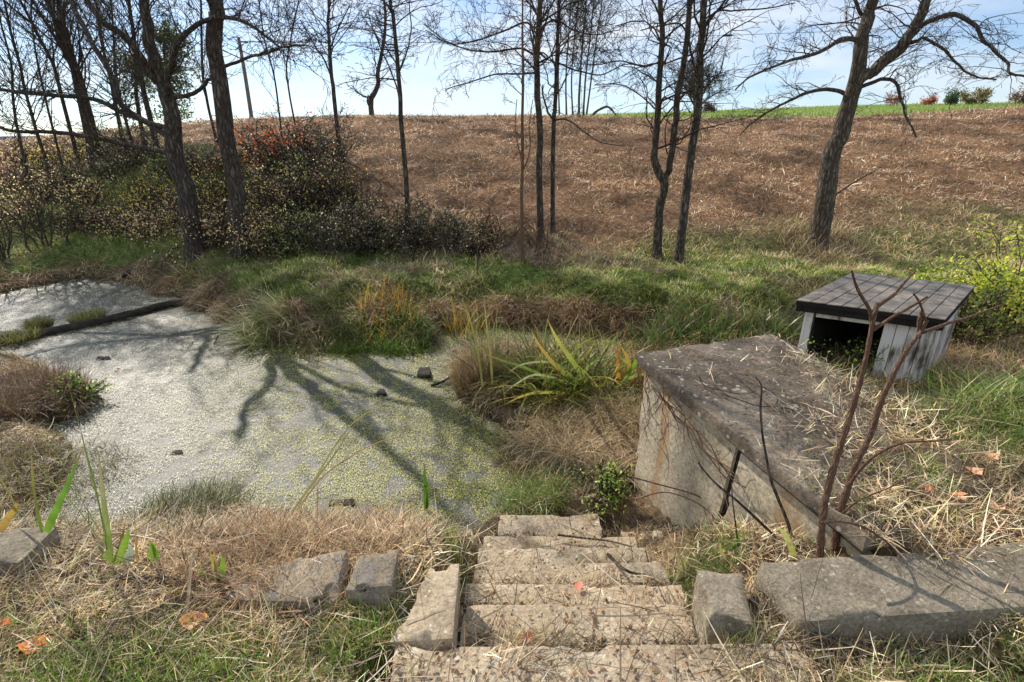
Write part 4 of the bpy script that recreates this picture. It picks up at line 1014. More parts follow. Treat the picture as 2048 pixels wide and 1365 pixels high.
# skyline bushes
def sky_bush(lab, uv, h, w, cols, seed, Y, n=1500, cat='bush', name='skyline_bush', lsize=.16):
    h *= .75; w *= .8
    return shrub(name, lab, uv, h, w, cols, [3, 2, 1][:len(cols)], n, lsize, seed, 8, cat, None, 'far', Y=Y, lvl=2, rmin=.012, jit=.18)
sky_bush('dark brown brush pile on the skyline right of the round tree', (1418, 222), 1.2, 1.6, [(.06, .035, .025), (.12, .07, .05)], 41, 58, 700)
sky_bush('small dark green juniper at the left of the skyline pair', (1905, 204), 1.7, 1.6, [(.03, .05, .022), (.05, .07, .03)], 42, 62, 1500, lsize=.18)
sky_bush('golden tinged juniper clump right of the dark one on the skyline', (1952, 203), 2.0, 2.6, [(.04, .06, .025), (.22, .15, .04), (.12, .08, .04)], 43, 62, 2200)
sky_bush('tiny orange bush alone on the skyline at right', (1857, 204), 1.2, 1.2, [(.25, .08, .035), (.16, .07, .03)], 44, 66, 800)
sky_bush('reddish thin bush on the skyline behind the right tree fork', (1782, 206), 2.2, 3.0, [(.22, .10, .07), (.14, .08, .05)], 45, 66, 700)
sky_bush('leafy reddish shrub at the right end of the skyline', (2035, 207), 2.2, 2.6, [(.16, .10, .06), (.10, .08, .04)], 46, 50, 1100)

# ---- utility pole and wires
b = PY(504, 242, 34); P = [np.array((b[0], b[1], G1(b[0], b[1])-.2)), PY(490, 150, 34), PY(477, 75, 34)]
T = thing('utility_pole', 'pale leaning utility pole beyond the left end of the hill', 'utility pole', P[0])
mb = MB(); tubes(mb, [(catmull(P, 4), np.linspace(.12, .085, 9))], 10); mb.build('post', M['pole'], T, True, P[0])
c = PY(484, 84, 34); mb = MB(); tubes(mb, [(np.array([c-np.array((.25, 0, 0)), c+np.array((.3, .1, 0))]), np.array([.04, .04]))], 6); mb.build('insulator', M['pole'], T, False, P[0])
def wire(lab, pts, r):
    Q = catmull(pts, 8); mb = MB(); tubes(mb, [(Q, np.full(len(Q), r))], 4); o = mb.build('power_line', M['wire'], None, True, Q[0]); tag(o, lab, 'wire'); return o
wire('thin power line running from the pole right across the sky', [PY(482, 83, 34), PY(700, 85, 37), PY(1000, 84, 41), PY(1300, 73, 44), PY(1455, 71, 47), PY(1800, 58, 52), PY(2060, 47, 56)], .016)
wire('faint short power line low in the right of the sky', [PY(1760, 109, 60), PY(1900, 113, 60), PY(2060, 117, 60)], .016)
p0, p1 = PY(1447, 71.5, 46.5), PY(1462, 71.2, 46.8); mb = MB(); tubes(mb, [(np.array([p0, p1]), np.array([.08, .08]))], 8); o = mb.build('cable_splice', M['wire'], None, False, p0); tag(o, 'short black splice box on the power line against the sky', 'splice')

# ---- brush between the pond bank and the hill
BR = dict(brown=[(.28, .18, .10), (.14, .09, .06), (.42, .33, .18), (.19, .2, .07)], tan=[(.60, .47, .27), (.42, .29, .15), (.22, .14, .08), (.45, .40, .14)],
          yellow=[(.50, .36, .05), (.34, .28, .08), (.20, .17, .06), (.13, .12, .05)], dark=[(.09, .075, .045), (.17, .13, .08), (.38, .34, .2), (.13, .15, .055)],
          red=[(.62, .06, .03), (.65, .20, .04), (.35, .10, .05), (.20, .13, .07)], green=[(.12, .17, .04), (.20, .24, .07), (.32, .30, .10), (.10, .08, .04)])
brush = [ # u, v, h, w, cols, n, label
 (425, 492, 1.15, 1.3, 'tan', 2600, 'tan leaved brush between the two big left trunks'),
 (525, 500, 1.05, 1.3, 'tan', 3000, 'pale leaved brush right of the thick left trunk'),
 (600, 500, 1.15, 1.4, 'green', 3000, 'greenish leafy brush two steps right of the thick left trunk'),
 (675, 500, 1.1, 1.4, 'dark', 3200, 'dark glossy brush left of the slender tree'),
 (745, 500, 1.35, 1.4, 'dark', 3800, 'tall dark brush at the foot of the slender tree on its left'),
 (820, 500, 1.2, 1.3, 'dark', 3300, 'dark brush wrapped round the slender tree foot'),
 (890, 502, .95, 1.2, 'dark', 2400, 'dark low brush right of the slender tree'),
 (955, 505, .85, 1.1, 'brown', 1700, 'thinning brown brush left of the reddish sapling'),
 (480, 440, 1.5, 1.5, 'yellow', 2300, 'yellow leaved shrub behind the thick left trunk'),
 (560, 435, 1.5, 1.6, 'tan', 2400, 'tan shrub below the red leaves'),
 (640, 430, 1.7, 1.6, 'brown', 2400, 'brown tangled shrub with pale seed leaves above the bank'),
 (690, 425, 1.2, 1.1, 'yellow', 900, 'small bright yellow leaved shrub in the dark brush'),
 (548, 352, 2.1, 1.6, 'red', 2600, 'scarlet leaved shrub on the left hillside'),
 (600, 362, 2.0, 1.9, 'dark', 2000, 'dark leafless shrub right of the scarlet shrub'),
 (650, 340, 1.9, 2.0, 'dark', 1700, 'dark thicket at the top of the brush under the thin crest tree'),
 (325, 465, 1.0, 1.6, 'tan', 2200, 'low tan brush left of the arching tree foot'),
 (255, 462, 1.0, 1.6, 'tan', 1900, 'pale brush in front of the left meadow'),
 (190, 455, .95, 1.6, 'brown', 1500, 'brown brush with thin upright stems left of the pale brush'),
 (110, 460, 1.1, 1.8, 'green', 1400, 'greenish thin stemmed brush near the left edge'),
 (40, 455, 1.0, 1.8, 'tan', 1300, 'tan seedy brush at the left edge above the water'),
 (230, 360, 1.1, 2.4, 'dark', 2400, 'dark shaded thicket under the far left trees'),
 (140, 370, 1.1, 2.2, 'dark', 2000, 'dark thicket left of the shaded one'),
 (110, 345, 1.1, 2.4, 'yellow', 1500, 'yellow green thicket near the left skyline'),
 (30, 385, 1.3, 2.6, 'brown', 1600, 'russet brush below the hazy hill at the left edge'),
 (345, 352, 1.0, 1.8, 'green', 1300, 'green shrub on the slope behind the arching tree'),
 (60, 330, 1.5, 2.6, 'tan', 1700, 'tall tan brush on the left skyline under the slim trees'),
 (200, 318, 1.3, 2.4, 'green', 1700, 'green brown brush around the far left trunks'),
 (275, 330, 1.3, 2.0, 'dark', 1500, 'dark brush on the crest behind the arching tree'),
 (300, 415, 1.2, 1.8, 'yellow', 1900, 'yellowish brush on the slope left of the arching tree'),
 (180, 410, 1.2, 2.0, 'tan', 1900, 'straw coloured brush midway up the left slope'),
 (80, 405, 1.3, 2.0, 'tan', 1700, 'seedy straw coloured brush left of the midway brush'),
 (400, 440, 1.2, 1.4, 'tan', 1900, 'tan brush higher up between the two big left trunks'),
 (600, 410, 1.5, 1.5, 'green', 1700, 'green leaved brush climbing the slope below the dark shrub'),
 (420, 345, .9, 1.8, 'brown', 1200, 'brown weedy shrub on the slope between the big trunks'),
]
for k, (u, v, h, w, cn, n, lab) in enumerate(brush):
    h *= .86
    if u < 350 and v > 400: h *= .75
    shrub('brush_shrub' if cn != 'red' else 'red_shrub', lab, (u, v), h, w*.8, BR[cn], [3, 3, 2, 1.5] if cn != 'dark' else [4, 3, 1.6, 2], int(n*(.62 if v > 420 else .5)), .036 if v > 420 else .048, 200+k, 34, group='brush along the foot of the hill' if cn != 'red' else None, curl=.32, lvl=2, jit=.03, rmin=.005, mat='bark_pale' if k % 3 == 0 else 'bark')
# leafless thicket stems
for k, (u, v, h, w, lab) in enumerate([(1075, 500, .8, 1.0, 'pale dead weed stems round the foot of the centre trunks'), (1000, 480, .9, 1.1, 'thin dead stems left of the reddish sapling'), (95, 500, 1.9, 1.2, 'tall thin bare bush at left edge of the pond'), (8, 520, 1.6, .3, 'single dark stem at the very left edge')]):
    shrub('dead_weeds', lab, (u, v), h, w, [(.42, .32, .2)], [1], 0, .02, 240+k, 22 if k < 2 else 8, 'dead weeds', mat='bark_red' if k < 2 else 'twig', lvl=1, curl=.22, rmin=.003)

# right hand yellow green shrub, near
shrub('leafy_shrub', 'yellow green leafy shrub at the right edge beside the shed', (2005, 668), 1.35, .95, [(.30, .33, .05), (.42, .42, .07), (.16, .21, .04), (.50, .42, .08)], [4, 4, 3, 1.2], 3400, .045, 260, 16, curl=.2, lvl=2, jit=.05)
shrub('leafy_shrub', 'small weeds with green leaves growing over the shed front', (1700, 742), .5, .5, [(.16, .24, .05), (.25, .30, .07)], [3, 2], 160, .03, 261, 6, 'weeds', curl=.25, lvl=1, Y=None)
shrub('leafy_shrub', 'dark tangled shrub behind the shed at the right edge', (1935, 690), .75, .6, BR['green'], [3, 2, 1, 3], 1100, .04, 262, 12)

# ---- grass clumps and irises
T_ = [(.60, .46, .26), (.44, .30, .15), (.24, .15, .08), (.76, .64, .40), (.09, .06, .035)]
GR = [(.16, .27, .045), (.25, .37, .07), (.42, .45, .12), (.55, .46, .18)]
tuft('dead_grass_mound', 'big mound of brown dead grass against the left side of the spring house', (1215, 905), 6500, .42, (.12, .38), (.003, .006), (10, 70), (40, 130), T_, [4, 4, 3, 2.5, 2.5], 301, 'dead grass', mat='straw', dark=.6, tip=(.55, .42, .27))
tuft('dead_grass_mound', 'brown tussock of dead stems at the left end of the reed clump', (950, 775), 2600, .20, (.25, .55), (.003, .006), (0, 28), (5, 60), T_, [3, 4.5, 3, 1.5, 2], 302, 'dead grass', mat='straw', dark=.6)
tuft('dead_grass_mound', 'tangle of dead grass and weed stems in front of the reed clump', (1090, 890), 3600, .38, (.10, .30), (.003, .006), (20, 80), (20, 110), T_+[(.16, .22, .05)], [3, 3.5, 3, 1.5, 2.5, 2], 303, 'dead grass', mat='straw', dark=.5)
tuft('grass_tuft', 'dark green wet grass at the waterline below the reed clump', (1065, 985), 1500, .30, (.08, .22), (.003, .006), (20, 75), (10, 90), GR, [4, 3, 2, 1], 304, dark=.4)
tuft('grass_tuft', 'yellow green grass sprouting in the duckweed near the steps', (940, 985), 700, .16, (.05, .13), (.003, .005), (10, 70), (10, 70), [(.24, .30, .06), (.35, .38, .10), (.14, .2, .04)], [3, 3, 2], 305, z=0.0)
tuft('iris_clump', 'sprawling clump of long green and bronze iris leaves before the spring house', (1140, 790), 760, .48, (.45, .95), (.012, .024), (5, 55), (20, 95), [(.10, .17, .03), (.17, .25, .045), (.30, .31, .07), (.40, .28, .08)], [4, 3.5, 2, 1.3], 306, 'iris', mat='iris', dark=.7, segs=8, tip=(.45, .33, .10))
tuft('iris_clump', 'low bronze and dark green iris leaves left of the sprawling clump', (1050, 765), 480, .36, (.35, .75), (.010, .02), (15, 65), (30, 100), [(.10, .16, .03), (.16, .22, .05), (.34, .26, .09), (.46, .34, .16)], [4, 3, 2.4, 1.6], 309, 'iris', mat='iris', dark=.6, segs=7, tip=(.5, .36, .16))
tuft('iris_clump', 'upright iris leaves with rusty tips against the slab corner', (1262, 790), 70, .14, (.40, .66), (.012, .02), (2, 22), (2, 50), [(.14, .2, .03), (.38, .26, .05), (.45, .14, .03)], [3, 2, 1.2], 307, 'iris', mat='iris', dark=.8, segs=6, tip=(.50, .30, .06))
tuft('reed_clump', 'tall pale reeds standing at the left of the iris clump', (972, 760), 60, .16, (.55, .95), (.006, .012), (2, 18), (3, 32), [(.20, .24, .07), (.38, .32, .14), (.14, .18, .04)], [3, 3, 2], 308, 'reeds', mat='iris', dark=.8, segs=6)
for k, (u, v, n, r, L, lab) in enumerate([
   (1325, 690, 110, .28, (.3, .6), 'young iris blades left of the shed above the channel'),
   (1430, 678, 150, .36, (.3, .55), 'blue green iris leaves in front of the low bank'),
   (1530, 672, 150, .36, (.3, .55), 'dense green iris leaves close to the shed roof corner'),
   (1375, 650, 90, .3, (.25, .45), 'short rusty iris leaves behind the channel')]):
    tuft('iris_clump', lab, (u, v), n, r, L, (.016, .028), (2, 45), (5, 80), [(.12, .19, .05), (.2, .27, .06), (.35, .27, .09)], [4, 3, 1+k % 2], 310+k, 'iris', 'young iris clumps near the shed', mat='iris', dark=.75, segs=6)
tuft('sedge_clump', 'pale arching sedge clump on the far edge of the duckweed', (545, 672), 420, .36, (.4, .85), (.009, .015), (15, 60), (30, 100), [(.50, .52, .22), (.65, .6, .32), (.26, .32, .09)], [3, 3, 2], 320, 'sedge', dark=.5, segs=6, az=(-1.9, .8))
tuft('sedge_clump', 'low brown and green sedge between the arching clump and dark tuft', (630, 690), 700, .34, (.15, .4), (.006, .01), (15, 70), (20, 90), T_+GR, [2, 3, 2, 1, 1, 3, 2, 1, 1], 321, 'sedge', dark=.45)
tuft('grass_tuft', 'round dark green grass tuft at the pond edge left of centre', (705, 688), 1500, .32, (.12, .32), (.006, .01), (10, 75), (20, 90), GR, [5, 3, 1.5, .7], 322, dark=.35)
tuft('grass_tuft', 'rounded green grass tuft jutting into the duckweed at centre', (800, 684), 2200, .42, (.14, .36), (.006, .01), (10, 75), (20, 90), GR, [5, 4, 1.5, .5], 323, dark=.35)
tuft('iris_clump', 'orange and yellow fading iris leaves on the far bank edge', (775, 632), 240, .5, (.18, .42), (.010, .018), (0, 30), (5, 60), [(.45, .30, .05), (.42, .20, .05), (.25, .25, .06)], [4, 3, 2], 324, 'iris', mat='iris', dark=.7)
tuft('iris_clump', 'yellowing flag leaves rising above the dead grass at centre', (935, 668), 90, .3, (.3, .62), (.010, .018), (0, 28), (5, 60), [(.45, .34, .07), (.42, .24, .06), (.2, .24, .05)], [3, 3, 3], 325, 'iris', mat='iris', dark=.7)
tuft('dead_grass_mound', 'shaggy tall brown grass falling forward below the iris leaves', (1130, 880), 2300, .34, (.22, .42), (.003, .006), (10, 60), (50, 130), T_, [4, 4, 3, 2.5, 2.5], 350, 'dead grass', mat='straw', dark=.55, tip=(.6, .46, .26))
tuft('dead_grass_mound', 'shaggy golden grass hanging beside the rust stained wall edge', (1240, 850), 3000, .24, (.25, .48), (.003, .006), (5, 50), (50, 130), T_, [4, 4, 2, 3, 2], 351, 'dead grass', mat='straw', dark=.6, tip=(.7, .54, .30))
shrub('leafy_weed', 'green leafy weeds at the foot of the grass mound near the wall', (1205, 985), .22, .35, [(.20, .30, .06), (.34, .40, .10), (.12, .18, .04)], [3, 2, 2], 700, .022, 352, 14, 'weed', jit=.03)
rt = RS(77)
edge_px = [(400, 610), (470, 628), (880, 640), (960, 640), (1040, 645), (1110, 645), (1180, 655), (1250, 660), (590, 640), (330, 590), (1010, 630), (1150, 640)]
for k, (u, v) in enumerate(edge_px):
    tuft('grass_tussock', 'brown dead grass tussock hanging over the far edge of the pond', (u+rt.uniform(-12, 12), v-rt.uniform(4, 14)), 700, rt.uniform(.16, .28), (.18, .42), (.006, .010), (10, 60), (50, 120), [(.55, .38, .20), (.40, .24, .12), (.22, .13, .07), (.70, .54, .32)], [4, 4, 3, 1.5], 400+k, 'grass tussock', 'brown tussocks along the far pond edge', mat='straw', dark=.3)
for k, (u, v) in enumerate([(420, 555), (520, 575), (610, 560), (700, 585), (790, 560), (870, 590), (960, 575), (1050, 595), (1130, 565), (1210, 600), (1300, 590), (1390, 615), (1460, 585), (660, 610), (360, 560), (1540, 600)]):
    tuft('grass_tussock', 'rounded green grass tussock on the slope of the far bank', (u, v), 900, rt.uniform(.2, .34), (.08, .22), (.006, .011), (5, 65), (40, 110), [(.28, .36, .06), (.40, .46, .10), (.16, .22, .04), (.66, .57, .29)], [4, 4, 3, 2.6], 420+k, 'grass tussock', 'green tussocks on the far bank', dark=.2)
# left mounds
tuft('dead_grass_mound', 'brown seedy weed mound at the left edge of the duckweed', (40, 800), 4200, .55, (.15, .42), (.004, .007), (5, 65), (10, 80), [(.28, .17, .11), (.18, .11, .075), (.36, .26, .15), (.10, .12, .04)], [4, 4, 1.5, 2], 330, 'dead weeds', mat='straw', dark=.5)
shrub('leafy_weed', 'small green leafy weed beside the brown mound in the duckweed', (165, 800), .26, .42, [(.12, .18, .04), (.22, .28, .07), (.08, .12, .03)], [3, 2, 2], 900, .028, 331, 16, 'weed', jit=.03)
tuft('grass_tuft', 'flattened golden green grass on the left shore', (60, 950), 5200, .62, (.08, .26), (.003, .006), (40, 90), (0, 60), [(.38, .33, .10), (.30, .22, .10), (.18, .2, .05), (.10, .08, .04)], [4, 3, 3, 3], 332, dark=.6)
tuft('grass_tuft', 'dark green grass lying into the water at near left', (375, 1010), 1800, .34, (.08, .24), (.003, .005), (20, 80), (10, 70), [(.12, .18, .035), (.22, .25, .07), (.10, .08, .04), (.36, .29, .14)], [4, 2, 2, 2], 333, dark=.4, az=(.3, .9))
tuft('dead_grass_mound', 'russet dead grass along the near shore left of the steps', (650, 1085), 4600, .42, (.06, .22), (.002, .0045), (20, 85), (10, 80), [(.56, .38, .20), (.42, .26, .13), (.22, .13, .07), (.70, .55, .34)], [4, 4, 3, 2], 334, 'dead grass', mat='straw', dark=.6)
tuft('dead_grass_mound', 'low russet grass further left along the near shore', (480, 1095), 2600, .32, (.06, .2), (.002, .0045), (20, 85), (10, 80), [(.56, .38, .20), (.42, .26, .13), (.22, .13, .07), (.70, .55, .34)], [4, 4, 3, 2], 335, 'dead grass', mat='straw', dark=.6)
tuft('grass_tuft', 'slender yellow green grass blades at the left edge of the steps', (912, 1135), 130, .045, (.12, .26), (.002, .004), (0, 22), (0, 40), [(.35, .38, .10), (.2, .27, .06), (.5, .42, .2)], [3, 3, 1], 336)
tuft('leafy_weed', 'straw tussock heap at the foot of the spreading tree', (1640, 495), 1500, .8, (.2, .5), (.006, .011), (10, 70), (20, 90), T_, [3, 3, 2, 2, 1], 337, 'dead grass', mat='straw', dark=.5)
tuft('dead_grass_mound', 'pinkish dead grass round the sapling and centre trunks', (1075, 515), 900, .75, (.2, .5), (.005, .010), (10, 70), (20, 90), [(.42, .28, .2), (.30, .19, .13), (.5, .38, .27)], [3, 3, 2], 338, 'dead grass', mat='straw', dark=.5)
tuft('grass_tuft', 'green grass drooping at the dark hollow right of the shed', (1990, 800), 900, .42, (.12, .34), (.004, .008), (10, 70), (20, 80), GR, [4, 4, 2, 1], 339, dark=.4)
tuft('grass_tuft', 'tall green grass along the right foot of the shed', (1885, 775), 420, .3, (.15, .36), (.004, .008), (5, 50), (20, 80), GR, [4, 4, 2, 2], 353, dark=.4)
for k, (u, v, r, lab) in enumerate([(462, 0, 0, ''), (175, 636, .18, 'larger yellow grass tuft growing on the floating log'), (78, 650, .13, 'smaller yellow grass tuft on the log to the left'), (30, 676, .22, 'mossy green grass on the left end of the log')]):
    if r: tuft('grass_tuft', lab, (u, v), 900, r*1.25, (.08, .2), (.005, .009), (5, 50), (5, 50), [(.38, .36, .12), (.28, .25, .09), (.16, .18, .05)], [3, 2, 2], 340+k, z=.06, dark=.5)

# ---- single blades drawn one by one
def blade(mb, px, Y, w, c0, c1, dy=0.0, tw=.3, seed=0):
    Q = catmull([PY(u, v, Y+dy*i/(len(px)-1)) for i, (u, v) in enumerate(px)], 5); n = len(Q)
    t = np.linspace(0, 1, n); W = w/FPX*np.array([depth(q) for q in Q])*np.clip(1.05-t**2.2, .04, 1)*.5*np.clip(.75+t*1.5, 0, 1)
    T = np.gradient(Q, axis=0); T /= np.linalg.norm(T, axis=1, keepdims=True)
    s = np.cross(T, np.array((math.sin(tw), 1, .35))); s /= np.linalg.norm(s, axis=1, keepdims=True)
    nr = np.cross(s, T)
    V = np.stack([Q-s*W[:, None], Q+nr*W[:, None]*.22, Q+s*W[:, None]], 1); idx = np.arange(n*3).reshape(n, 3)
    F = np.concatenate([np.stack([idx[:-1, k], idx[:-1, k+1], idx[1:, k+1], idx[1:, k]], -1) for k in (0, 1)])
    c = np.array(c0)[None]*(1-t[:, None])+np.array(c1)[None]*t[:, None]
    tb = (sst(t, .80, .97)*.8)[:, None]; c = c*(1-tb)+np.array([[.34, .22, .09]])*tb; c = c*(.75+.5*fbm(t*9, t*0, 1, 2, int(px[0][0])))[:, None]
    mb.quads(V.reshape(-1, 3), F, np.repeat(c, 3, 0))
g1, g2, yb_, br = (.16, .30, .03), (.22, .34, .05), (.45, .36, .05), (.36, .22, .07)
Yf = hit(222, 1128)[1]-.03
mb = MB()
for a in [
 ([(222, 1128), (214, 1060), (206, 990), (196, 902)], 19, g2, (.42, .36, .2), .1), ([(214, 1100), (196, 1000), (168, 890), (150, 820), (137, 768)], 13, g1, (.34, .32, .08), .5),
 ([(206, 1095), (160, 1025), (90, 950), (40, 890), (0, 856)], 12, g1, (.30, .30, .08), .5), ([(212, 1085), (168, 1010), (120, 920), (60, 850), (-10, 800)], 9, g1, (.36, .33, .12), .7),
 ([(92, 1066), (110, 1025), (135, 970), (165, 897)], 15, g1, (.10, .22, .04), -.1), ([(84, 1066), (74, 1020), (68, 980), (62, 905)], 14, g1, (.35, .28, .08), .1),
 ([(34, 1024), (20, 990), (0, 958), (-30, 915)], 12, yb_, (.40, .30, .05), .1), ([(0, 1065), (14, 1040), (30, 1018), (32, 1005)], 14, br, yb_, 0),
 ([(236, 1130), (248, 1090), (256, 1070), (255, 1058)], 14, g2, g1, 0), ([(228, 1125), (240, 1100), (246, 1070), (250, 1045)], 12, g1, br, .1),
 ([(212, 1120), (200, 1095), (190, 1085)], 11, g2, (.38, .36, .3), 0), ([(250, 1130), (262, 1100), (255, 1085)], 15, (.30, .36, .26), (.36, .40, .3), 0),
 ([(300, 1124), (305, 1100), (298, 1082)], 16, g2, g1, 0), ([(315, 1122), (308, 1095), (300, 1080)], 13, g1, g2, 0), ([(275, 1128), (272, 1090), (270, 1062)], 6, br, br, 0)]:
    blade(mb, a[0], Yf, a[1], a[2], a[3], a[4], .2)
o = mb.build('iris_clump', M['iris'], None, True, PY(215, 1128, Yf)); tag(o, 'green iris with long crossing blades at the near left shore', 'iris')
mb = MB()
for a in [([(440, 1158), (428, 1130), (420, 1100)], 12, g2, yb_, 0), ([(438, 1160), (446, 1130), (442, 1108)], 13, g2, g1, 0), ([(418, 1156), (405, 1145), (394, 1132)], 14, g2, g1, 0), ([(432, 1156), (430, 1120), (426, 1098)], 6, (.4, .3, .2), br, 0)]:
    blade(mb, a[0], hit(430, 1158)[1]-.02, a[1], a[2], a[3], a[4], .1)
o = mb.build('iris_shoots', M['iris'], None, True, hit(430, 1158)); tag(o, 'short iris shoots poking from straw left of the flat rock', 'iris')
b = PZ(853, 1020, 0); T = thing('iris_shoots', 'single upright green iris shoot standing in the duckweed', 'iris', b)
for a in [([(852, 1022), (851, 985), (849, 950), (850, 925)], 9, (.10, .2, .03), (.13, .25, .04), 0), ([(854, 1022), (856, 990), (858, 955)], 7, (.12, .2, .03), (.2, .3, .06), 0), ([(852, 975), (840, 966), (822, 970)], 6, g1, g2, -.05)]:
    mb = MB(); blade(mb, a[0], b[1], a[1], a[2], a[3], a[4], .1); mb.build('leaf', M['iris'], T, True, b)
mb = MB()
for a in [([(575, 1042), (632, 955), (675, 885), (720, 835), (790, 800), (828, 812)], 4, (.35, .33, .14), (.30, .30, .12), .5), ([(578, 1045), (640, 960), (700, 915), (770, 880), (842, 872)], 4, (.4, .3, .16), (.42, .28, .16), .3),
          ([(572, 1040), (620, 975), (665, 915), (700, 862), (735, 820)], 4, (.3, .3, .12), (.3, .3, .12), .4), ([(634, 1040), (635, 1000), (636, 960)], 4, (.45, .25, .12), (.4, .3, .14), 0)]:
    blade(mb, a[0], hit(*a[0][0])[1], a[1], a[2], a[3], a[4], .1)
o = mb.build('long_grass', M['straw'], None, True, hit(575, 1045)); tag(o, 'long arching grass stems reaching over the duckweed from the near shore', 'grass')
T = thing('iris_shoots', 'pale yellow green iris shoots between the steps and the curb', 'iris', hit(1480, 1120))
for a in [([(1590, 1118), (1580, 1090), (1565, 1062), (1545, 1056)], 12, (.45, .48, .12), (.5, .52, .2), 0), ([(1462, 1100), (1475, 1080), (1478, 1060)], 8, (.2, .3, .05), (.15, .25, .04), 0), ([(1352, 1165), (1358, 1130), (1350, 1090)], 6, (.5, .46, .2), (.52, .5, .26), 0),
          ([(1452, 1120), (1442, 1100), (1440, 1085)], 7, (.45, .45, .15), (.4, .45, .1), 0), ([(1370, 1155), (1366, 1130), (1372, 1110)], 7, (.5, .48, .15), (.4, .45, .1), 0), ([(1340, 1160), (1330, 1140), (1318, 1130)], 7, (.45, .48, .12), (.4, .45, .1), 0)]:
    mb = MB(); blade(mb, a[0], hit(*a[0][0])[1], a[1], a[2], a[3], a[4], .1); mb.build('leaf', M['iris'], T, True, hit(1480, 1120))
# big individual iris blades of the central clump
mb = MB()
for a in [([(1180, 790), (1120, 740), (1085, 700), (1062, 660)], 10, (.15, .22, .05), (.45, .25, .06), -.3), ([(1190, 790), (1150, 730), (1115, 680), (1095, 640)], 11, (.16, .25, .05), (.42, .38, .08), -.3),
          ([(1200, 800), (1130, 786), (1060, 788), (1003, 812)], 13, (.22, .26, .05), (.45, .36, .07), -.5), ([(1195, 806), (1140, 790), (1090, 800), (1052, 812)], 8, (.3, .22, .08), (.4, .28, .12), -.5),
          ([(1180, 780), (1120, 760), (1070, 750), (1030, 770), (1005, 790)], 7, g1, (.42, .40, .3), -.3), ([(1160, 770), (1110, 728), (1050, 728), (1010, 750)], 7, g1, (.42, .40, .25), .1),
          ([(1238, 770), (1236, 730), (1238, 690)], 9, (.45, .3, .04), (.5, .12, .02), 0), ([(1262, 760), (1256, 720), (1240, 690)], 9, (.3, .32, .05), (.5, .3, .05), 0), ([(1250, 760), (1275, 720), (1290, 700)], 9, g1, g2, 0),
          ([(1180, 780), (1150, 720), (1160, 690), (1200, 670)], 7, g1, (.3, .2, .06), .3), ([(1130, 780), (1060, 740), (1000, 720), (950, 700)], 9, g1, (.3, .3, .1), .3), ([(1150, 785), (1180, 730), (1230, 712), (1270, 740)], 8, g1, (.4, .4, .2), .2),
          ([(1210, 800), (1250, 762), (1290, 750), (1310, 770)], 8, g2, (.4, .4, .2), -.2), ([(965, 770), (955, 700), (940, 640), (925, 600)], 5, (.2, .22, .07), (.42, .36, .12), .2), ([(985, 770), (980, 700), (972, 640), (968, 590)], 5, (.2, .22, .07), (.35, .3, .1), .1)]:
    blade(mb, a[0], 4.45, a[1], a[2], a[3], a[4], .1)
o = mb.build('iris_leaves', M['iris'], None, True, PY(1170, 790, 4.45)); tag(o, 'broad arching iris leaves with yellow tips over the sprawling clump', 'iris')
# reed sticks
def stick(name, label, px, Y, w0, w1, mat='bark_red', cat='stem', dy=0, sides=5):
    Q = catmull([PY(u, v, Y+dy*i/(len(px)-1)) if Y else hit(u, v, surf)+np.array((0, 0, .03)) for i, (u, v) in enumerate(px)], 5); t = np.linspace(0, 1, len(Q))
    R = (w0+(w1-w0)*t)/FPX*np.array([depth(q) for q in Q])/2
    mb = MB(); tubes(mb, [(Q, R)], sides); o = mb.build(name, M[mat], None, True, Q[0]); return tag(o, label, cat)
stick('dead_stalk', 'single dead stalk standing on the grassy bank at centre', [(956, 556), (955, 510), (954, 470)], hit(956, 556)[1], 3.2, 2, 'twig')
stick('dead_stalk', 'straight brown stalk rising left of the slab corner', [(1243, 705), (1243, 680), (1244, 650)], hit(1243, 712)[1], 3, 2)
stick('dead_stalk', 'curled dark stalk standing in the far duckweed', [(428, 690), (432, 680), (436, 672), (434, 662)], PZ(436, 688, 0)[1], 3, 2, 'twig')
stick('bleached_stick', 'bleached bent stick lying on the straw at the left', [(245, 1168), (310, 1166), (360, 1170), (395, 1180)], None, 9, 6, 'bark_pale', 'stick')
stick('bleached_stick', 'pale stick sloping down onto the left wall stone', [(30, 1030), (55, 1062), (85, 1092)], None, 5, 9, 'bark_pale', 'stick')
stick('bleached_stick', 'long grey brown twig resting above the flat rock', [(425, 1085), (520, 1080), (600, 1108), (668, 1122)], None, 6, 5, 'bark_pale', 'stick')
stick('bleached_stick', 'pale peeled twig lying across the middle steps', [(1115, 1078), (1160, 1084), (1215, 1090), (1262, 1102)], None, 5, 3, 'bark_pale', 'stick')
stick('bleached_stick', 'crooked white root lying right of the fourth step', [(1215, 1118), (1238, 1142), (1262, 1155), (1290, 1160)], None, 8, 4, 'bark_pale', 'stick')
stick('bleached_stick', 'pale stick leaning out of the hillside right of the spreading tree', [(1668, 392), (1700, 370), (1735, 350), (1764, 334)], 10.4, 4, 2, 'bark_pale', 'stick')
stick('reed_stub', 'short brown reed stub left of the duckweed edge', [(787, 1085), (788, 1055), (786, 1030)], 2.72, 8, 6, 'bark_red', 'stub')
stick('reed_stub', 'short brown reed stub in russet grass further left', [(724, 1105), (724, 1080), (722, 1060)], 2.55, 7, 6, 'bark_red', 'stub')

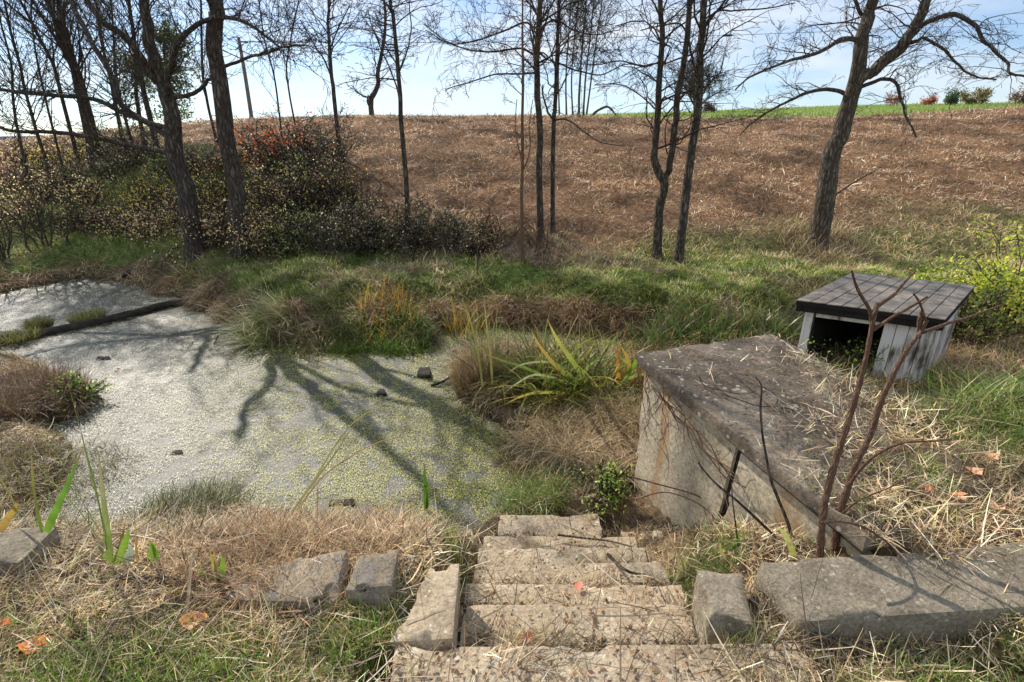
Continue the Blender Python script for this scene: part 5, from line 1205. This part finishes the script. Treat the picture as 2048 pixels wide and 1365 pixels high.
# ---- sumac saplings in the right foreground
def stems_thing(name, label, Y, paths, mat, cat, seed):
    rs = RS(seed); b = PY(*paths[0][0][0], Y); b[2] = G1(b[0], b[1])
    T = thing(name, label, cat, b)
    for path, w0, w1, dy in paths:
        Q = catmull([PY(u, v, Y+(dy[0]+(dy[1]-dy[0])*i/(len(path)-1))) for i, (u, v) in enumerate(path)], 6); t = np.linspace(0, 1, len(Q))
        R = (w0+(w1-w0)*t)/FPX*np.array([depth(q) for q in Q])/2*(1+.13*(fbm(t*26, t*0, 1, 2, seed)-.5)*2)
        R = R*(1+.22*(np.sin(t*40)**12))
        mb = MB(); tubes(mb, [(Q, R)], 9); mb.build('stem', M[mat], T, True, b)
    return T
stems_thing('sumac_sapling', 'taller bare sumac stem forking at the top right of the steps', 1.66, [
    ([(1639, 1135), (1641, 1090), (1647, 1020), (1658, 970), (1671, 922), (1690, 865), (1710, 799), (1724, 750), (1735, 701), (1744, 652), (1755, 606)], 15, 7.5, (0, .12)),
    ([(1745, 648), (1738, 618), (1720, 588), (1710, 565), (1704, 543)], 8, 4, (.12, .05)), ([(1755, 612), (1772, 600), (1789, 588), (1808, 566), (1829, 545)], 7, 4, (.12, .2)),
    ([(1746, 660), (1768, 646), (1789, 632), (1822, 614), (1855, 594)], 8, 4, (.11, .0))], 'bark_red', 'sapling', 71)
stems_thing('sumac_sapling', 'shorter bare sumac stem with a long branch reaching right', 1.76, [
    ([(1669, 1100), (1676, 1040), (1691, 990), (1712, 930), (1740, 873), (1758, 815), (1779, 765), (1800, 725), (1820, 692), (1843, 662), (1854, 640)], 14, 6.5, (0, .1)),
    ([(1690, 985), (1705, 960), (1722, 938), (1750, 912), (1780, 895), (1813, 885), (1860, 883), (1903, 879)], 7, 3.5, (.03, -.15)),
    ([(1845, 665), (1872, 656), (1902, 645), (1935, 636), (1965, 625), (2008, 609)], 8, 3, (.1, .25)), ([(1838, 676), (1838, 650), (1843, 624)], 8, 6, (.1, .1)),
    ([(1852, 645), (1844, 618), (1836, 600), (1827, 588)], 5, 3, (.1, .05)), ([(1680, 1030), (1720, 1000), (1780, 975), (1830, 945)], 3.5, 2, (.0, -.2))], 'bark_red', 'sapling', 72)
stems_thing('thin_sapling', 'thin dark upright twig in front of the cracked wall', 1.86, [([(1594, 1110), (1575, 1045), (1553, 990), (1540, 955), (1534, 922), (1524, 863), (1521, 815), (1523, 774), (1512, 755)], 7, 3, (0, .1))], 'bark', 'sapling', 73)
stems_thing('thin_sapling', 'dark twig leaning left across the pale wall', 1.86, [([(1585, 1118), (1552, 1076), (1519, 1044), (1475, 1003), (1440, 975), (1415, 950), (1397, 926)], 6.5, 3, (0, .05)), ([(1475, 1080), (1470, 1040), (1465, 1000), (1463, 965)], 3, 2, (0, 0))], 'bark', 'sapling', 74)
stems_thing('bramble_cane', 'thin arching bramble cane over the near curb', 1.58, [([(1640, 1045), (1680, 1044), (1730, 1056), (1780, 1090), (1815, 1125)], 4, 3, (0, 0)), ([(1590, 1135), (1680, 1140), (1800, 1122), (1880, 1120)], 3, 2, (0, 0))], 'bark_red', 'bramble', 75)
stems_thing('bramble_cane', 'reddish creeping canes running from the mound foot to the wall', 2.65, [([(1265, 955), (1320, 970), (1390, 990), (1440, 1020), (1480, 1050)], 3.5, 2, (.1, -.3)), ([(1270, 1000), (1330, 985), (1400, 1010), (1450, 1060)], 2.5, 2, (.1, -.3))], 'bark_red', 'bramble', 76)

# ---- fallen leaves, one by one
def fleaf(u, v, s, lab, col, seed):
    p = hit(u, v, surf); rs = RS(seed); n = 9
    th = np.linspace(0, 2*math.pi, n, endpoint=False); r = s*(.75+.45*np.abs(np.cos(th*2.5))+.1*rs.rand(n))
    z = .012+s*.5*np.abs(np.sin(th+rs.rand()*3))+.25*s*rs.rand(n)
    V = [(p[0], p[1], p[2]+.012)]+[(p[0]+r[i]*math.cos(th[i]), p[1]+r[i]*.8*math.sin(th[i]), p[2]+z[i]) for i in range(n)]
    F = []
    for i in range(0, n-1, 2): F.append((0, 1+i, 1+(i+1) % n, 1+(i+2) % n))
    F.append((0, n, 1, 1)) if False else None
    mb = MB(); c = np.tile(np.array(col), (len(V), 1))*(.8+.4*rs.rand(len(V), 1)); mb.quads(V, F, c)
    o = mb.build('fallen_leaf', M['leaf'], None, False, p); tag(o, lab, 'leaf')
for a in [(392, 1250, .045, 'large curled orange brown leaf on straw below the bleached stick', (.42, .20, .08), 1), (72, 1300, .04, 'orange leaf in green grass at the bottom left', (.50, .18, .05), 2), (5, 1258, .03, 'orange leaf cut by the left edge of the picture', (.5, .16, .04), 3),
          (1158, 1178, .02, 'small pink red leaf on the third step', (.50, .16, .12), 4), (127, 966, .018, 'tiny orange leaf on the flattened grass of the left shore', (.6, .18, .04), 5), (1945, 950, .035, 'pale orange leaf on the mound at right', (.55, .30, .18), 6),
          (1915, 1000, .03, 'brown orange leaf just below the pale one on the mound', (.48, .24, .14), 7), (1980, 920, .03, 'faded orange leaf highest on the right mound', (.52, .28, .16), 8), (1855, 985, .022, 'red brown leaf on the mound near the sumac branch', (.40, .14, .07), 9),
          (235, 742, .03, 'reddish leaf floating on the bright duckweed', (.22, .07, .05), 10), (1990, 1020, .03, 'curled tan leaf near the right edge of the mound', (.50, .36, .24), 11), (1055, 1285, .025, 'dark red leaf in the corner behind the top step', (.30, .10, .05), 12)]:
    fleaf(*a)

# ================================================================== light, sky, camera
w = bpy.data.worlds.new('World'); scene.world = w; w.use_nodes = True
ns, ln = w.node_tree.nodes, w.node_tree.links
bg_ = ns['Background']
sky = ns.new('ShaderNodeTexSky'); sky.sky_type = 'NISHITA'; sky.sun_disc = False
sky.sun_elevation = SUN_EL; sky.sun_rotation = SUN_AZ; sky.air_density = 1.0; sky.dust_density = .25; sky.ozone_density = 3.0
tc = ns.new('ShaderNodeTexCoord'); mp = ns.new('ShaderNodeMapping'); mp.inputs['Scale'].default_value = (1.0, 1.0, 4.5); mp.inputs['Rotation'].default_value = (0, .18, .3)
ln.new(tc.outputs['Generated'], mp.inputs[0])
nz = ns.new('ShaderNodeTexNoise'); nz.inputs['Scale'].default_value = 2.3; nz.inputs['Detail'].default_value = 8; nz.inputs['Roughness'].default_value = .6; nz.inputs['Distortion'].default_value = .5
ln.new(mp.outputs[0], nz.inputs['Vector'])
rp = ramp(ns, [(.34, (.08, .08, .08)), (.66, (.85, .85, .85))]); ln.new(nz.outputs[0], rp.inputs[0])
mx = ns.new('ShaderNodeMixRGB'); mx.inputs[2].default_value = (7.2, 7.5, 7.8, 1)
ln.new(rp.outputs[0], mx.inputs[0]); tn = ns.new('ShaderNodeMixRGB'); tn.blend_type = 'MULTIPLY'; tn.inputs[0].default_value = 1; tn.inputs[2].default_value = (.94, 1.04, 1.17, 1)
ln.new(sky.outputs[0], tn.inputs[1]); ln.new(tn.outputs[0], mx.inputs[1]); ln.new(mx.outputs[0], bg_.inputs[0])
bg_.inputs[1].default_value = .135
sl = bpy.data.lights.new('sun', 'SUN'); sl.energy = 5.0; sl.angle = math.radians(.5); sl.color = (1.0, .92, .80)
so = bpy.data.objects.new('sun', sl); C.objects.link(so)
sd = Vector((math.sin(SUN_AZ)*math.cos(SUN_EL), math.cos(SUN_AZ)*math.cos(SUN_EL), math.sin(SUN_EL)))
so.rotation_euler = sd.to_track_quat('Z', 'Y').to_euler(); so.location = (0, 0, 30)
cam = bpy.data.cameras.new('camera'); cam.lens = 18; cam.sensor_width = 36; cam.clip_start = .05; cam.clip_end = 3000
co = bpy.data.objects.new('camera', cam); C.objects.link(co); co.location = (0, 0, EYE); co.rotation_euler = (math.pi/2-PITCH, 0, 0)
scene.camera = co
scene.view_settings.view_transform = 'Standard'; scene.view_settings.look = 'None'; scene.view_settings.exposure = 0; scene.view_settings.gamma = 1
scene.render.engine = 'CYCLES'
scene.cycles.max_bounces = 6; scene.cycles.diffuse_bounces = 3; scene.cycles.glossy_bounces = 2; scene.cycles.transmission_bounces = 3
scene.cycles.use_denoising = True
